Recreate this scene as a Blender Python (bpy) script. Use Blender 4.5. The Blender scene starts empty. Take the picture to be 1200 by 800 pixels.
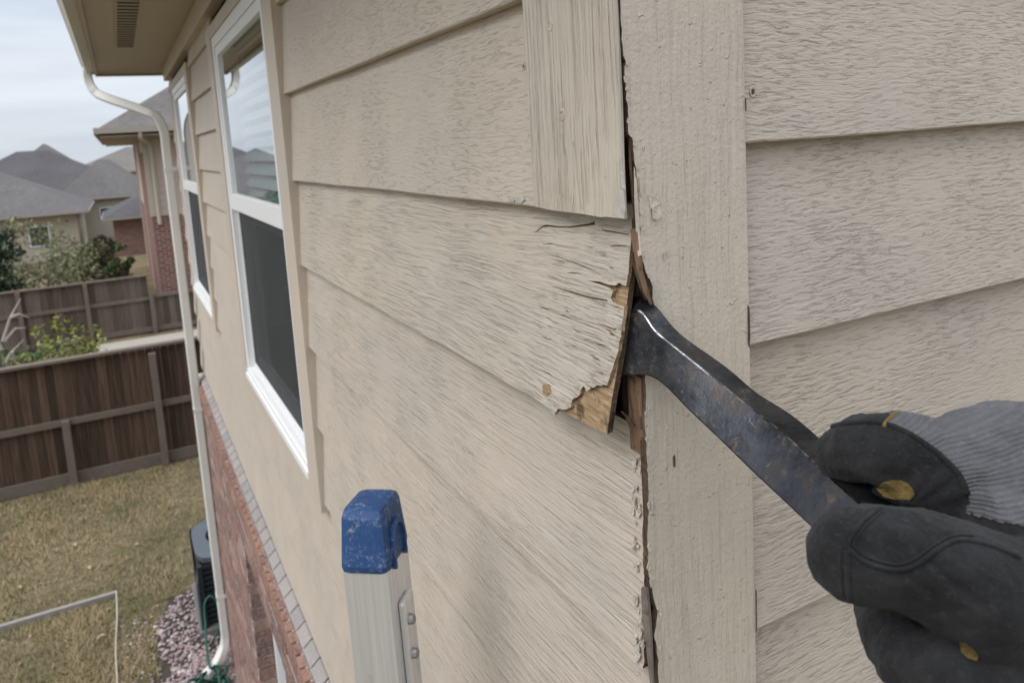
import bpy, bmesh, math, random
import numpy as np
from math import sin, cos, radians, pi
from mathutils import Matrix, Vector
from mathutils.geometry import delaunay_2d_cdt
from mathutils.bvhtree import BVHTree
random.seed(7); rng = np.random.default_rng(7)
scn = bpy.context.scene
col = scn.collection

# ------------------------------------------------------------------ camera
F, CY = 876.06, 277.93                       # focal length and principal row in 1200x800 pixels
YA, PT, RO = radians(27.31), radians(7.61), radians(-3.526)
fwd = np.array([sin(YA)*cos(PT), cos(YA)*cos(PT), -sin(PT)])
rt0 = np.array([cos(YA), -sin(YA), 0.0]); up0 = np.cross(rt0, fwd)
CR = cos(RO)*rt0 + sin(RO)*up0; CU = -sin(RO)*rt0 + cos(RO)*up0
CAM = np.array([-0.415, -0.564, 0.0])        # eye level is z = 0, the yard lies at z = -4.2
GZ = -4.2
cd = bpy.data.cameras.new('camera'); cam = bpy.data.objects.new('camera', cd); col.objects.link(cam)
M = Matrix(((CR[0], CU[0], -fwd[0], CAM[0]), (CR[1], CU[1], -fwd[1], CAM[1]), (CR[2], CU[2], -fwd[2], CAM[2]), (0, 0, 0, 1)))
cam.matrix_world = M
cd.sensor_width = 36; cd.sensor_fit = 'HORIZONTAL'; cd.lens = F/1200*36
cd.shift_x = 0; cd.shift_y = -(400-CY)/1200
cd.clip_start = 0.01; cd.clip_end = 2000
cd.dof.use_dof = True; cd.dof.focus_distance = 0.70; cd.dof.aperture_fstop = 11
scn.camera = cam
scn.render.resolution_x, scn.render.resolution_y = 1024, 682

# ------------------------------------------------------------------ sky and sun (bright overcast)
SUN_EL, SUN_AZ = radians(50), radians(260)   # azimuth measured from +Y towards +X
wd = bpy.data.worlds.new('World'); scn.world = wd; wd.use_nodes = True
nt = wd.node_tree; nt.nodes.clear()
def N(t, k, **kw):
    n = t.nodes.new(k)
    for a, b in kw.items(): setattr(n, a, b)
    return n
out = N(nt, 'ShaderNodeOutputWorld'); bg = N(nt, 'ShaderNodeBackground'); bg.inputs[1].default_value = 0.1
sky = N(nt, 'ShaderNodeTexSky', sky_type='NISHITA', sun_disc=False, sun_elevation=SUN_EL, sun_rotation=SUN_AZ)
tc = N(nt, 'ShaderNodeTexCoord'); sp = N(nt, 'ShaderNodeSeparateXYZ')
mp = N(nt, 'ShaderNodeMapping'); mp.inputs['Scale'].default_value = (1.3, 1.3, 11)
no = N(nt, 'ShaderNodeTexNoise'); no.inputs['Scale'].default_value = 1.7; no.inputs['Detail'].default_value = 5; no.inputs['Roughness'].default_value = 0.5
cr = N(nt, 'ShaderNodeValToRGB')
cr.color_ramp.elements[0].position = 0.33; cr.color_ramp.elements[0].color = (5.7, 6.3, 7.2, 1)
cr.color_ramp.elements[1].position = 0.66; cr.color_ramp.elements[1].color = (8.0, 8.5, 9.2, 1)
grad = N(nt, 'ShaderNodeMapRange'); grad.inputs['From Min'].default_value = 0.12; grad.inputs['From Max'].default_value = 1
grad.inputs['To Min'].default_value = 0.80; grad.inputs['To Max'].default_value = 2.2      # overcast skies brighten to the zenith
mul = N(nt, 'ShaderNodeVectorMath', operation='SCALE')
mx = N(nt, 'ShaderNodeMix', data_type='RGBA'); mx.inputs['Factor'].default_value = 0.88
L = nt.links.new
L(tc.outputs['Generated'], mp.inputs[0]); L(mp.outputs[0], no.inputs['Vector']); L(no.outputs['Fac'], cr.inputs[0])
L(tc.outputs['Generated'], sp.inputs[0]); L(sp.outputs['Z'], grad.inputs['Value'])
L(cr.outputs[0], mul.inputs[0]); L(grad.outputs[0], mul.inputs['Scale'])
L(sky.outputs[0], mx.inputs['A']); L(mul.outputs[0], mx.inputs['B']); L(mx.outputs['Result'], bg.inputs[0]); L(bg.outputs[0], out.inputs[0])
sd = bpy.data.lights.new('sun', 'SUN'); sd.energy = 1.4; sd.angle = radians(45); sd.color = (1, 0.95, 0.88)
sun = bpy.data.objects.new('sun', sd); col.objects.link(sun)
sdir = Vector((sin(SUN_AZ)*cos(SUN_EL), cos(SUN_AZ)*cos(SUN_EL), sin(SUN_EL)))
sun.rotation_euler = sdir.to_track_quat('Z', 'Y').to_euler(); sun.location = (-3, -3, 8)
vs = scn.view_settings; vs.view_transform = 'Standard'; vs.look = 'None'; vs.exposure = 0.42; vs.gamma = 1; vs.use_curve_mapping = False

# ------------------------------------------------------------------ measuring helpers (photo pixel -> point on a known plane)
def ray(x, y): return (x-600)/F*CR + (CY-y)/F*CU + fwd
def onx(x, y, c=0.0): d = ray(x, y); return CAM + d*((c-CAM[0])/d[0])
def ony(x, y, c=0.0): d = ray(x, y); return CAM + d*((c-CAM[1])/d[1])
def onz(x, y, c): d = ray(x, y); return CAM + d*(c/d[2])
def at(x, y, dep): return CAM + ray(x, y)*dep
def pr(P):
    q = np.asarray(P, float)-CAM; z = q@fwd
    return np.array([600+F*(q@CR)/z, CY-F*(q@CU)/z]), z

# ------------------------------------------------------------------ object helpers
W = {}
I4 = Matrix.Identity(4)
FA = Matrix(((0, -1, 0, 0), (1, 0, 0, 0), (0, 0, 1, 0), (0, 0, 0, 1)))     # local X runs along the long wall
FV = Matrix(((0, 0, -1, 0), (0, 1, 0, 0), (1, 0, 0, 0), (0, 0, 0, 1)))      # local X runs upwards
def link(o, parent, frame):
    col.objects.link(o)
    if parent is not None:
        o.parent = parent; o.matrix_basis = W[parent].inverted() @ frame
    else: o.matrix_basis = frame
    W[o] = frame.copy(); return o
def empty(name, loc, label, cat, group=None):
    o = bpy.data.objects.new(name, None); o.empty_display_size = 0.1
    link(o, None, Matrix.Translation(Vector([float(v) for v in loc]))); return tag(o, label, cat, group)
def tag(o, label=None, cat=None, group=None, kind=None):
    if label: o['label'] = label
    if cat: o['category'] = cat
    if group: o['group'] = group
    if kind: o['kind'] = kind
    return o
def mk(name, V, Fs, mats, parent=None, frame=I4, mi=None, smooth=False):
    """one mesh object from world-space vertices; frame = its local axes (used for the grain)"""
    V = np.asarray(V, float)
    inv = np.array(frame.inverted()); Vl = V@inv[:3, :3].T + inv[:3, 3]
    me = bpy.data.meshes.new(name); me.from_pydata(Vl.tolist(), [], [list(map(int, f)) for f in Fs])
    if not isinstance(mats, (list, tuple)): mats = [mats]
    for m in mats: me.materials.append(m)
    if mi is not None: me.polygons.foreach_set('material_index', np.asarray(mi, np.int32))
    if smooth: me.polygons.foreach_set('use_smooth', np.ones(len(me.polygons), bool))
    me.update()
    return link(bpy.data.objects.new(name, me), parent, frame)
class MB:
    def __init__(s): s.v = []; s.f = []; s.m = []
    def add(s, V, Fs, m=0):
        k = len(s.v); s.v += [tuple(map(float, p)) for p in V]; s.f += [[i+k for i in f] for f in Fs]; s.m += [m]*len(Fs); return s
    def box(s, a, b, m=0, bev=0.0):
        (x0, y0, z0), (x1, y1, z1) = np.minimum(a, b), np.maximum(a, b)
        if bev <= 0:
            V = [(x, y, z) for x in (x0, x1) for y in (y0, y1) for z in (z0, z1)]
            return s.add(V, [(0, 1, 3, 2), (4, 6, 7, 5), (0, 4, 5, 1), (2, 3, 7, 6), (0, 2, 6, 4), (1, 5, 7, 3)], m)
        bm = bmesh.new(); bmesh.ops.create_cube(bm, size=1)
        for v in bm.verts: v.co = Vector(((x0+x1)/2+v.co.x*(x1-x0), (y0+y1)/2+v.co.y*(y1-y0), (z0+z1)/2+v.co.z*(z1-z0)))
        bmesh.ops.bevel(bm, geom=bm.edges[:], offset=bev, segments=2, profile=0.6, affect='EDGES')
        bm.verts.index_update(); s.add([v.co[:] for v in bm.verts], [[v.index for v in f.verts] for f in bm.faces], m); bm.free(); return s
    def sweep(s, rings, caps=True, m=0):
        k = len(rings[0]); V = [p for r_ in rings for p in r_]; Fs = []
        for i in range(len(rings)-1):
            for j in range(k): Fs.append((i*k+j, i*k+(j+1) % k, (i+1)*k+(j+1) % k, (i+1)*k+j))
        if caps: Fs += [tuple(range(k))[::-1], tuple(range((len(rings)-1)*k, len(rings)*k))]
        return s.add(V, Fs, m)
    def tube(s, path, rad, n=8, m=0, rect=None):
        path = [np.asarray(p, float) for p in path]; rings = []; prev = None
        for i, p in enumerate(path):
            t = path[min(i+1, len(path)-1)]-path[max(i-1, 0)]; t = t/np.linalg.norm(t)
            if prev is None:
                a = np.array([0, 0, 1.0]) if abs(t[2]) < 0.9 else np.array([1.0, 0, 0])
                x = np.cross(a, t)
            else: x = prev - t*(prev@t)
            x /= np.linalg.norm(x); prev = x; y = np.cross(t, x)
            r = rad[i] if hasattr(rad, '__len__') else rad
            rings.append([p+r*(cos(2*pi*j/n)*x+sin(2*pi*j/n)*y) for j in range(n)])
        return s.sweep(rings, True, m)
    def build(s, name, mats, parent=None, frame=I4, smooth=False): return mk(name, s.v, s.f, mats, parent, frame, s.m, smooth)
def box(name, a, b, mat, parent=None, frame=I4, bev=0.0): return MB().box(a, b, 0, bev).build(name, mat, parent, frame)
def inpoly(p, poly):
    c = False; j = len(poly)-1
    for i in range(len(poly)):
        a, b = poly[i], poly[j]
        if (a[1] > p[1]) != (b[1] > p[1]) and p[0] < (b[0]-a[0])*(p[1]-a[1])/(b[1]-a[1])+a[0]: c = not c
        j = i
    return c
def plate(name, outline, holes, sp, mapf, thick, mats, parent, frame=I4):
    """a sheet with a free outline and slits, bent by mapf(u, v, depth), with real cut edges (second material)"""
    pts = []; eds = []
    for poly in [outline]+holes:
        k = len(pts); pts += [Vector(p) for p in poly]; n = len(poly)
        eds += [(k+i, k+(i+1) % n) for i in range(n)]
    us = [p[0] for p in outline]; vv = [p[1] for p in outline]
    u = min(us)+sp/2
    while u < max(us):
        v = min(vv)+sp/2
        while v < max(vv):
            q = (u+random.uniform(-.2, .2)*sp, v+random.uniform(-.2, .2)*sp)
            if inpoly(q, outline): pts.append(Vector(q))
            v += sp
        u += sp
    ov, oe, of, *_ = delaunay_2d_cdt(pts, eds, [], 0, 1e-6)
    tri = []
    for f in of:
        c = sum((ov[i] for i in f), Vector((0, 0)))/len(f)
        if inpoly(c, outline) and not any(inpoly(c, h) for h in holes): tri.append(list(f))
    n = len(ov)
    V = [mapf(p[0], p[1], 0.0) for p in ov]+[mapf(p[0], p[1], thick) for p in ov]
    # orient the front towards the viewer side
    cnt = {}
    for f in tri:
        for i in range(3):
            a, b = f[i], f[(i+1) % 3]; cnt[(a, b)] = cnt.get((a, b), 0)+1
    Fs = [f for f in tri]+[[i+n for i in f[::-1]] for f in tri]; mi = [0]*len(tri)+[1]*len(tri)
    for (a, b) in list(cnt):
        if (b, a) not in cnt: Fs.append([b, a, a+n, b+n]); mi.append(1)
    return mk(name, V, Fs, mats, parent, frame, mi)

# ------------------------------------------------------------------ materials
MAT = {}
def mat(name, rough=0.6, color=(.5, .5, .5), metal=0.0, spec=0.4):
    m = bpy.data.materials.new(name); m.use_nodes = True; t = m.node_tree; b = t.nodes['Principled BSDF']
    b.inputs['Base Color'].default_value = (*color, 1); b.inputs['Roughness'].default_value = rough
    b.inputs['Metallic'].default_value = metal; b.inputs['Specular IOR Level'].default_value = spec
    MAT[name] = m; return m, t, b
def coords(t, scale=(1, 1, 1), rnd=True, warp=0.0, wscale=5.0, rot=(0, 0, 0)):
    c = N(t, 'ShaderNodeTexCoord'); v = c.outputs['Object']
    if rnd:
        oi = N(t, 'ShaderNodeObjectInfo'); s = N(t, 'ShaderNodeVectorMath', operation='SCALE'); s.inputs[0].default_value = (37, 53, 71)
        t.links.new(oi.outputs['Random'], s.inputs['Scale']); a = N(t, 'ShaderNodeVectorMath', operation='ADD')
        t.links.new(v, a.inputs[0]); t.links.new(s.outputs[0], a.inputs[1]); v = a.outputs[0]
    if warp:
        n = N(t, 'ShaderNodeTexNoise'); n.inputs['Scale'].default_value = wscale; n.inputs['Detail'].default_value = 2; t.links.new(v, n.inputs['Vector'])
        s1 = N(t, 'ShaderNodeVectorMath', operation='SUBTRACT'); s1.inputs[1].default_value = (.5, .5, .5); t.links.new(n.outputs['Color'], s1.inputs[0])
        s2 = N(t, 'ShaderNodeVectorMath', operation='SCALE'); s2.inputs['Scale'].default_value = warp; t.links.new(s1.outputs[0], s2.inputs[0])
        a = N(t, 'ShaderNodeVectorMath', operation='ADD'); t.links.new(v, a.inputs[0]); t.links.new(s2.outputs[0], a.inputs[1]); v = a.outputs[0]
    mpn = N(t, 'ShaderNodeMapping'); mpn.inputs['Scale'].default_value = scale; mpn.inputs['Rotation'].default_value = rot; t.links.new(v, mpn.inputs[0]); return mpn.outputs[0]
def noise(t, vec, scale=1.0, detail=4, rough=0.55, dist=0.0):
    n = N(t, 'ShaderNodeTexNoise'); n.inputs['Scale'].default_value = scale; n.inputs['Detail'].default_value = detail
    n.inputs['Roughness'].default_value = rough; n.inputs['Distortion'].default_value = dist; t.links.new(vec, n.inputs['Vector']); return n.outputs['Fac']
def ramp(t, fac, stops, interp='LINEAR'):
    r = N(t, 'ShaderNodeValToRGB'); r.color_ramp.interpolation = interp; e = r.color_ramp.elements
    while len(e) > len(stops): e.remove(e[-1])
    while len(e) < len(stops): e.new(0.5)
    for el, (p, c) in zip(e, stops):
        el.position = p; el.color = (c, c, c, 1) if not hasattr(c, '__len__') else (*c, 1)
    t.links.new(fac, r.inputs[0]); return r.outputs[0]
def mixc(t, fac, a, b, mode='MIX'):
    m = N(t, 'ShaderNodeMix', data_type='RGBA', blend_type=mode)
    for s, v in (('Factor', fac), ('A', a), ('B', b)):
        if isinstance(v, (int, float)): m.inputs[s].default_value = v
        elif isinstance(v, tuple): m.inputs[s].default_value = (*v, 1)
        else: t.links.new(v, m.inputs[s])
    return m.outputs['Result']
def math_(t, op, a, b=0.0):
    m = N(t, 'ShaderNodeMath', operation=op)
    for i, v in enumerate((a, b)):
        if isinstance(v, (int, float)): m.inputs[i].default_value = v
        else: t.links.new(v, m.inputs[i])
    return m.outputs[0]
def bump(t, b, h, dist, strength=1.0, prev=None):
    n = N(t, 'ShaderNodeBump'); n.inputs['Strength'].default_value = strength; n.inputs['Distance'].default_value = dist
    t.links.new(h, n.inputs['Height'])
    if prev is not None: t.links.new(prev, n.inputs['Normal'])
    t.links.new(n.outputs[0], b.inputs['Normal']); return n.outputs[0]
PAINT = (.53, .458, .385)
def paint_mat(name, grain, depth, base=PAINT, fine=0.0004, wavy=0.02, weather=0.0, end=0.0, blob=0.0):
    m, t, b = mat(name, 0.55, base, 0, 0.35)
    v = coords(t, grain, True, wavy, 9.0)
    h1 = noise(t, v, 1.0, 5, 0.62, 0.25)
    h1r = ramp(t, h1, [(0.30, 0.0), (0.46, 0.62), (0.60, 0.82), (0.78, 1.0)])
    v2 = coords(t, (1, 1, 1)); big = noise(t, v2, 3.2, 3, 0.5); mid = noise(t, v2, 26, 4, 0.6)
    patch = ramp(t, noise(t, v2, 7.0, 2, 0.5), [(0.32, 0.45), (0.62, 1.0)])
    h = math_(t, 'MULTIPLY', h1r, patch)
    nb = bump(t, b, h, depth, 1.0)
    nb = bump(t, b, noise(t, v2, 260, 3, 0.6), fine, 1.0, nb)
    nb = bump(t, b, mid, 0.0016, 0.45, nb)
    if blob: nb = bump(t, b, ramp(t, noise(t, v2, 120, 2, 0.5), [(0.70, 0.0), (0.76, 1.0)]), blob, 1.0, nb); nb = bump(t, b, noise(t, v2, 18, 5, 0.7), .0022, .6, nb)
    c = mixc(t, ramp(t, big, [(0.3, 0.0), (0.7, 1.0)]), tuple(x*y for x, y in zip(base, (.95, .96, .98))), tuple(x*y for x, y in zip(base, (1.04, 1.03, 1.0))))
    c = mixc(t, ramp(t, h1, [(0.22, 0.22), (0.34, 0.0)]), c, tuple(x*.62 for x in base))      # darker tone in the grooves of the grain
    spots = ramp(t, noise(t, v2, 85, 3, 0.55), [(0.70, 0.0), (0.76, 0.5)])
    stain = ramp(t, noise(t, coords(t, (2.2, 3, 9), True, .15, 4), 1.0, 4, .6), [(.50, 0.), (.72, .13)]); c = mixc(t, stain, c, (.38, .32, .25))
    c = mixc(t, spots, c, (.30, .25, .19))
    if weather:
        vc = coords(t, (3.2, 60, 250), True, 0.012, 6.0)
        ck = noise(t, vc, 1.0, 3, 0.55)
        hair = ramp(t, ck, [(0.486, 0.0), (0.497, 1.0), (0.503, 1.0), (0.514, 0.0)])
        where = ramp(t, noise(t, v2, 9, 3, 0.6), [(0.46, 0.0), (0.60, weather)])
        k = math_(t, 'MULTIPLY', hair, where)
        if end: ox = N(t, 'ShaderNodeSeparateXYZ'); tcx = N(t, 'ShaderNodeTexCoord'); t.links.new(tcx.outputs['Object'], ox.inputs[0]); k = math_(t, 'MULTIPLY', k, ramp(t, ox.outputs[0], [(0.04, 1.0), (end, .06)]))
        c = mixc(t, k, c, (.15, .115, .085))
        inv = math_(t, 'SUBTRACT', 1.0, k); nb = bump(t, b, inv, 0.0011, 1.0, nb)
        pale = ramp(t, noise(t, coords(t, (9, 30, 60), True, 0.05, 12), 1.0, 4, 0.6), [(0.56, 0.0), (0.66, 0.3)])
        c = mixc(t, pale, c, (.60, .565, .50))
    t.links.new(c, b.inputs['Base Color'])
    rr = N(t, 'ShaderNodeMapRange'); rr.inputs['To Min'].default_value = 0.45; rr.inputs['To Max'].default_value = 0.7
    t.links.new(mid, rr.inputs['Value']); t.links.new(rr.outputs[0], b.inputs['Roughness'])
    return m
M_SID = paint_mat('painted_lap_siding', (44, 110, 270), 0.0022, wavy=0.014)
M_SIDA = paint_mat('painted_lap_siding_long_wall', (44, 110, 270), 0.0019, wavy=0.014)
M_SIDB = paint_mat('painted_lap_siding_weathered', (13, 140, 320), 0.0030, base=(.545, .48, .40), wavy=0.010, weather=0.75, end=0.34)
M_SIDL = paint_mat('painted_lap_siding_fine_grain', (11, 130, 320), 0.0021, wavy=0.012, weather=0.18)
M_TRG = paint_mat('painted_trim_rough_sawn', (4.5, 250, 250), 0.0027, base=(.545, .48, .40), wavy=0.006, weather=0.25)
M_TRB = paint_mat('painted_trim_smooth', (6, 150, 150), 0.0016, base=(.555, .482, .40), wavy=0.01, fine=0.0009, blob=.0010, weather=.08)
M_FAR = paint_mat('painted_trim', (6, 60, 60), 0.0008, base=PAINT)
def wood_raw(name, a, b_, grain=(12, 260, 260)):
    m, t, b = mat(name, 0.85, a, 0, 0.15)
    v = coords(t, grain, True, 0.02, 8); n = noise(t, v, 1, 5, 0.6)
    c = mixc(t, ramp(t, n, [(0.3, 0.0), (0.65, 1.0)]), a, b_)
    dk = ramp(t, noise(t, coords(t, (1, 1, 1)), 45, 3, 0.6), [(0.56, 0.0), (0.70, 0.8)]); c = mixc(t, dk, c, tuple(x*.25 for x in a))
    t.links.new(c, b.inputs['Base Color']); bump(t, b, n, 0.002); return m
M_RAW = wood_raw('raw_wood', (.20, .125, .068), (.42, .30, .18))
M_RAWM = wood_raw('raw_wood_brown', (.11, .066, .04), (.24, .155, .10)); M_RAWG = wood_raw('raw_wood_grey', (.13, .105, .09), (.25, .21, .18))
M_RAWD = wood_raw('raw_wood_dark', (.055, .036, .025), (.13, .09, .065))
M_FLK, t_, b_ = mat('paint_flake_primer', 0.6, (.45, .42, .38)); bump(t_, b_, noise(t_, coords(t_), 180, 3), 0.001)
def plain(name, color, rough=0.6, metal=0.0, var=0.12, nscale=12, bscale=150, bdist=0.0004, spec=0.4):
    m, t, b = mat(name, rough, color, metal, spec); v = coords(t)
    c = mixc(t, noise(t, v, nscale, 4, 0.6), tuple(x*(1-var) for x in color), tuple(min(1, x*(1+var)) for x in color)); t.links.new(c, b.inputs['Base Color'])
    bump(t, b, noise(t, v, bscale, 3), bdist); return m
M_VIN = plain('white_vinyl', (.80, .80, .80), 0.4, var=.03)
M_DARK = plain('dark_cavity', (.02, .018, .016), 0.9)  # near-black colour puts the shade of the cavity on the wall core
M_ROOM = plain('unlit_room', (.10, .10, .10), 0.9)  # dark colour stands in for the gloom of unlit rooms
M_SLAT = plain('blind_slat', (.80, .80, .78), 0.5, var=.04)
M_SOF = plain('soffit_paint', (.42, .355, .27), 0.7, var=.06, nscale=3)
M_GUT = plain('gutter_metal_paint', (.50, .46, .38), 0.45, var=.06, nscale=4)
M_DSP = plain('downspout_metal_paint', (.66, .65, .61), 0.4, var=.06, nscale=5)
m, t, b = mat('window_glass', 0.02, (1, 1, 1)); o_ = t.nodes['Material Output']
fr = N(t, 'ShaderNodeFresnel'); fr.inputs[0].default_value = 1.75; gl = N(t, 'ShaderNodeBsdfGlossy'); gl.inputs['Roughness'].default_value = 0.012; gl.inputs[0].default_value = (.97, .98, 1, 1)
tr = N(t, 'ShaderNodeBsdfTransparent'); tr.inputs[0].default_value = (.80, .88, .86, 1); ms = N(t, 'ShaderNodeMixShader')
fc = N(t, 'ShaderNodeMath', operation='MULTIPLY_ADD', use_clamp=True); fc.inputs[1].default_value = 1.6; fc.inputs[2].default_value = .02; t.links.new(fr.outputs[0], fc.inputs[0])
gb = N(t, 'ShaderNodeNewGeometry'); fm_ = N(t, 'ShaderNodeMath', operation='SUBTRACT', use_clamp=True); t.links.new(fc.outputs[0], fm_.inputs[0]); t.links.new(gb.outputs['Backfacing'], fm_.inputs[1])   # each pane counts once, on its outer face
t.links.new(fm_.outputs[0], ms.inputs[0]); t.links.new(tr.outputs[0], ms.inputs[1]); t.links.new(gl.outputs[0], ms.inputs[2]); t.links.new(ms.outputs[0], o_.inputs[0]); M_GLS = m
m, t, b = mat('insect_screen', 0.7, (.045, .047, .05)); o_ = t.nodes['Material Output']
tr = N(t, 'ShaderNodeBsdfTransparent'); ms = N(t, 'ShaderNodeMixShader'); ms.inputs[0].default_value = 0.55
t.links.new(tr.outputs[0], ms.inputs[1]); t.links.new(b.outputs[0], ms.inputs[2]); t.links.new(ms.outputs[0], o_.inputs[0]); M_SCR = m
def brickpiece(name, cols):
    m, t, b = mat(name, 0.9, cols[0], 0, 0.2); oi = N(t, 'ShaderNodeNewGeometry')
    obi = N(t, 'ShaderNodeObjectInfo'); s = math_(t, 'FRACT', math_(t, 'ADD', obi.outputs['Random'], oi.outputs['Random Per Island']))
    c = ramp(t, s, [(i/(len(cols)-1), k) for i, k in enumerate(cols)])
    v = coords(t); n = noise(t, v, 60, 5, 0.65); c = mixc(t, ramp(t, n, [(0.35, 0.5), (0.6, 0.0)]), c, (.40, .36, .33))
    t.links.new(c, b.inputs['Base Color']); bump(t, b, n, 0.004); return m
M_BRK = brickpiece('red_brown_brick', [(.17, .08, .062), (.24, .12, .095), (.11, .058, .05), (.31, .185, .15), (.20, .095, .072), (.14, .08, .068)])
M_BRO = brickpiece('orange_brick', [(.24, .11, .075), (.31, .155, .105), (.18, .085, .065)])
M_CAP = brickpiece('grey_pink_cap', [(.29, .275, .265), (.34, .30, .285), (.24, .235, .235), (.32, .265, .245)])
M_MOR = plain('mortar', (.48, .44, .40), 0.95, var=.2, nscale=30, bdist=.002)
def brick_tex(name, scale=1.0):
    m, t, b = mat(name, 0.9, (.2, .1, .08), 0, .2); c = N(t, 'ShaderNodeTexCoord'); s = N(t, 'ShaderNodeSeparateXYZ'); t.links.new(c.outputs['Object'], s.inputs[0])
    a = math_(t, 'ADD', s.outputs[0], s.outputs[1]); cb = N(t, 'ShaderNodeCombineXYZ'); t.links.new(a, cb.inputs[0]); t.links.new(s.outputs[2], cb.inputs[1])
    k = N(t, 'ShaderNodeTexBrick'); k.inputs['Scale'].default_value = 1.0; k.inputs['Brick Width'].default_value = .21; k.inputs['Row Height'].default_value = .075; k.inputs['Mortar Size'].default_value = .009
    k.inputs['Color1'].default_value = (.15, .055, .045, 1); k.inputs['Color2'].default_value = (.24, .10, .08, 1); k.inputs['Mortar'].default_value = (.36, .31, .27, 1)
    t.links.new(cb.outputs[0], k.inputs['Vector']); t.links.new(k.outputs['Color'], b.inputs['Base Color']); bump(t, b, k.outputs['Fac'], -0.006); return m
M_BTX = brick_tex('brick_far')
def shingle(name, c0, c1):
    m, t, b = mat(name, 0.95, c0, 0, .15); v = coords(t, (1, 1, 1), False)
    n = noise(t, coords(t, (6, 6, 14), False), 1.0, 5, .7); n2 = noise(t, v, .6, 3)
    c = mixc(t, ramp(t, n, [(.3, 0.), (.7, 1.)]), c0, c1); c = mixc(t, ramp(t, n2, [(.35, .3), (.65, 0.)]), c, tuple(x*.6 for x in c0)); t.links.new(c, b.inputs['Base Color']); bump(t, b, n, .02); return m
M_SHG = shingle('grey_shingles', (.112, .103, .102), (.175, .163, .160)); M_SHD = shingle('dark_shingles', (.080, .076, .080), (.125, .118, .122)); M_SHT = shingle('tan_shingles', (.15, .132, .122), (.21, .188, .175))
M_SHN = shingle('brown_grey_shingles', (.12, .108, .105), (.20, .18, .172)); M_NWL = plain('neighbour_siding', (.46, .375, .32), 0.7, var=.06); M_TAU = plain('taupe_trim', (.33, .29, .245), .7, var=.06); M_CRM = plain('cream_wall', (.44, .385, .31), 0.8, var=.08)
def fence_wood(name, a, b_):
    m, t, b = mat(name, 0.9, a, 0, .15); v = coords(t, (60, 60, 2.2)); n = noise(t, v, 1, 4, .6)
    oi = N(t, 'ShaderNodeObjectInfo'); c = mixc(t, ramp(t, n, [(.3, 0.), (.7, 1.)]), a, b_)
    hv = N(t, 'ShaderNodeHueSaturation'); t.links.new(c, hv.inputs['Color']); mr = N(t, 'ShaderNodeMapRange'); mr.inputs['To Min'].default_value = .6; mr.inputs['To Max'].default_value = 1.45
    t.links.new(oi.outputs['Random'], mr.inputs['Value']); t.links.new(mr.outputs[0], hv.inputs['Value'])
    t.links.new(hv.outputs[0], b.inputs['Base Color']); bump(t, b, n, .004); return m
M_FN1 = fence_wood('weathered_fence_picket', (.046, .028, .020), (.112, .072, .050)); M_FN2 = fence_wood('grey_fence_picket', (.080, .060, .050), (.145, .112, .092))
M_FNR = plain('weathered_fence_rail', (.145, .112, .09), 0.9, var=.3, nscale=9)

# ================================================================== SETTING
def grid_ground():
    m, t, b = mat('lawn', 0.95, (.1, .1, .05), 0, .1); v = coords(t, (1, 1, 1), False)
    n1 = noise(t, v, .9, 5, .6); n2 = noise(t, v, 14, 4, .7); n3 = noise(t, v, 70, 3, .7)
    c = mixc(t, ramp(t, n1, [(.36, 0.), (.62, 1.)]), (.17, .145, .08), (.31, .24, .14))
    c = mixc(t, ramp(t, noise(t, v, 2.6, 5, .7), [(.54, 0.), (.66, .8)]), c, (.13, .098, .066)); c = mixc(t, ramp(t, n2, [(.4, .7), (.6, 0.)]), c, (.10, .085, .05)); c = mixc(t, ramp(t, n3, [(.5, 0.), (.7, .5)]), c, (.33, .27, .16))
    t.links.new(c, b.inputs['Base Color']); bump(t, b, math_(t, 'ADD', n2, n3), .03)
    R = 900
    xs = [-R, -60, -12, -6, -3, 0, 3, 8, 60, R]; ys = [-R, -60, -8, 0, 4, 8, 12, 20, 40, 100, R]
    V = [(x, y, GZ) for x in xs for y in ys]; k = len(ys)
    Fs = [(i*k+j, (i+1)*k+j, (i+1)*k+j+1, i*k+j+1) for i in range(len(xs)-1) for j in range(k-1)]
    tag(mk('lawn', V, Fs, m), kind='structure')
grid_ground()
M_CON = plain('concrete_path', (.36, .33, .28), .95, var=.12, nscale=3)
tag(box('path', (-1.45, 17.5, GZ-.05), (8, 18.95, GZ+.02), M_CON), kind='structure')

# ================================================================== THE HOUSE
house = empty('house', (2.0, 2.9, GZ), 'beige lap siding house with a damaged corner and brick lower wall', 'house')
WEND, ZB, SOFZ = 5.95, -1.70, 0.70
def lap(y0, y1, zb, zt, axis, mt, out0=0.0, name='siding_board', sub=None):
    """one lap board: butt edge proud at zb, face leaning back towards zt"""
    Lh = zt-zb; prof = [(out0-.0165, zb), (out0-.0015, zb), (out0, zb+.002), (out0-.0195, zt+.020), (out0-.0275, zt+.020)]
    n = sub or max(2, int((y1-y0)/.12)); rings = []
    ph = random.uniform(0, 9)
    for i in range(n+1):
        s = y0+(y1-y0)*i/n; wv = .0006*sin(s*7+ph)+.0004*sin(s*19+2*ph); wz = .0008*sin(s*3.1+ph)+.0005*sin(s*11+ph)
        if axis == 'A': rings.append([(-(o+wv), s, z+wz) for o, z in prof])
        else: rings.append([(s, .004-(o+wv), z+wz) for o, z in prof][::-1])
    return MB().sweep(rings[::-1] if axis == 'A' else rings[::-1]).build(name, mt, house, FA if axis == 'A' else I4)
W1 = dict(y0=1.52, y1=3.02, zt=.535, zb=-1.04); W2 = dict(y0=4.13, y1=5.63, zt=.535, zb=-1.04)
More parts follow.
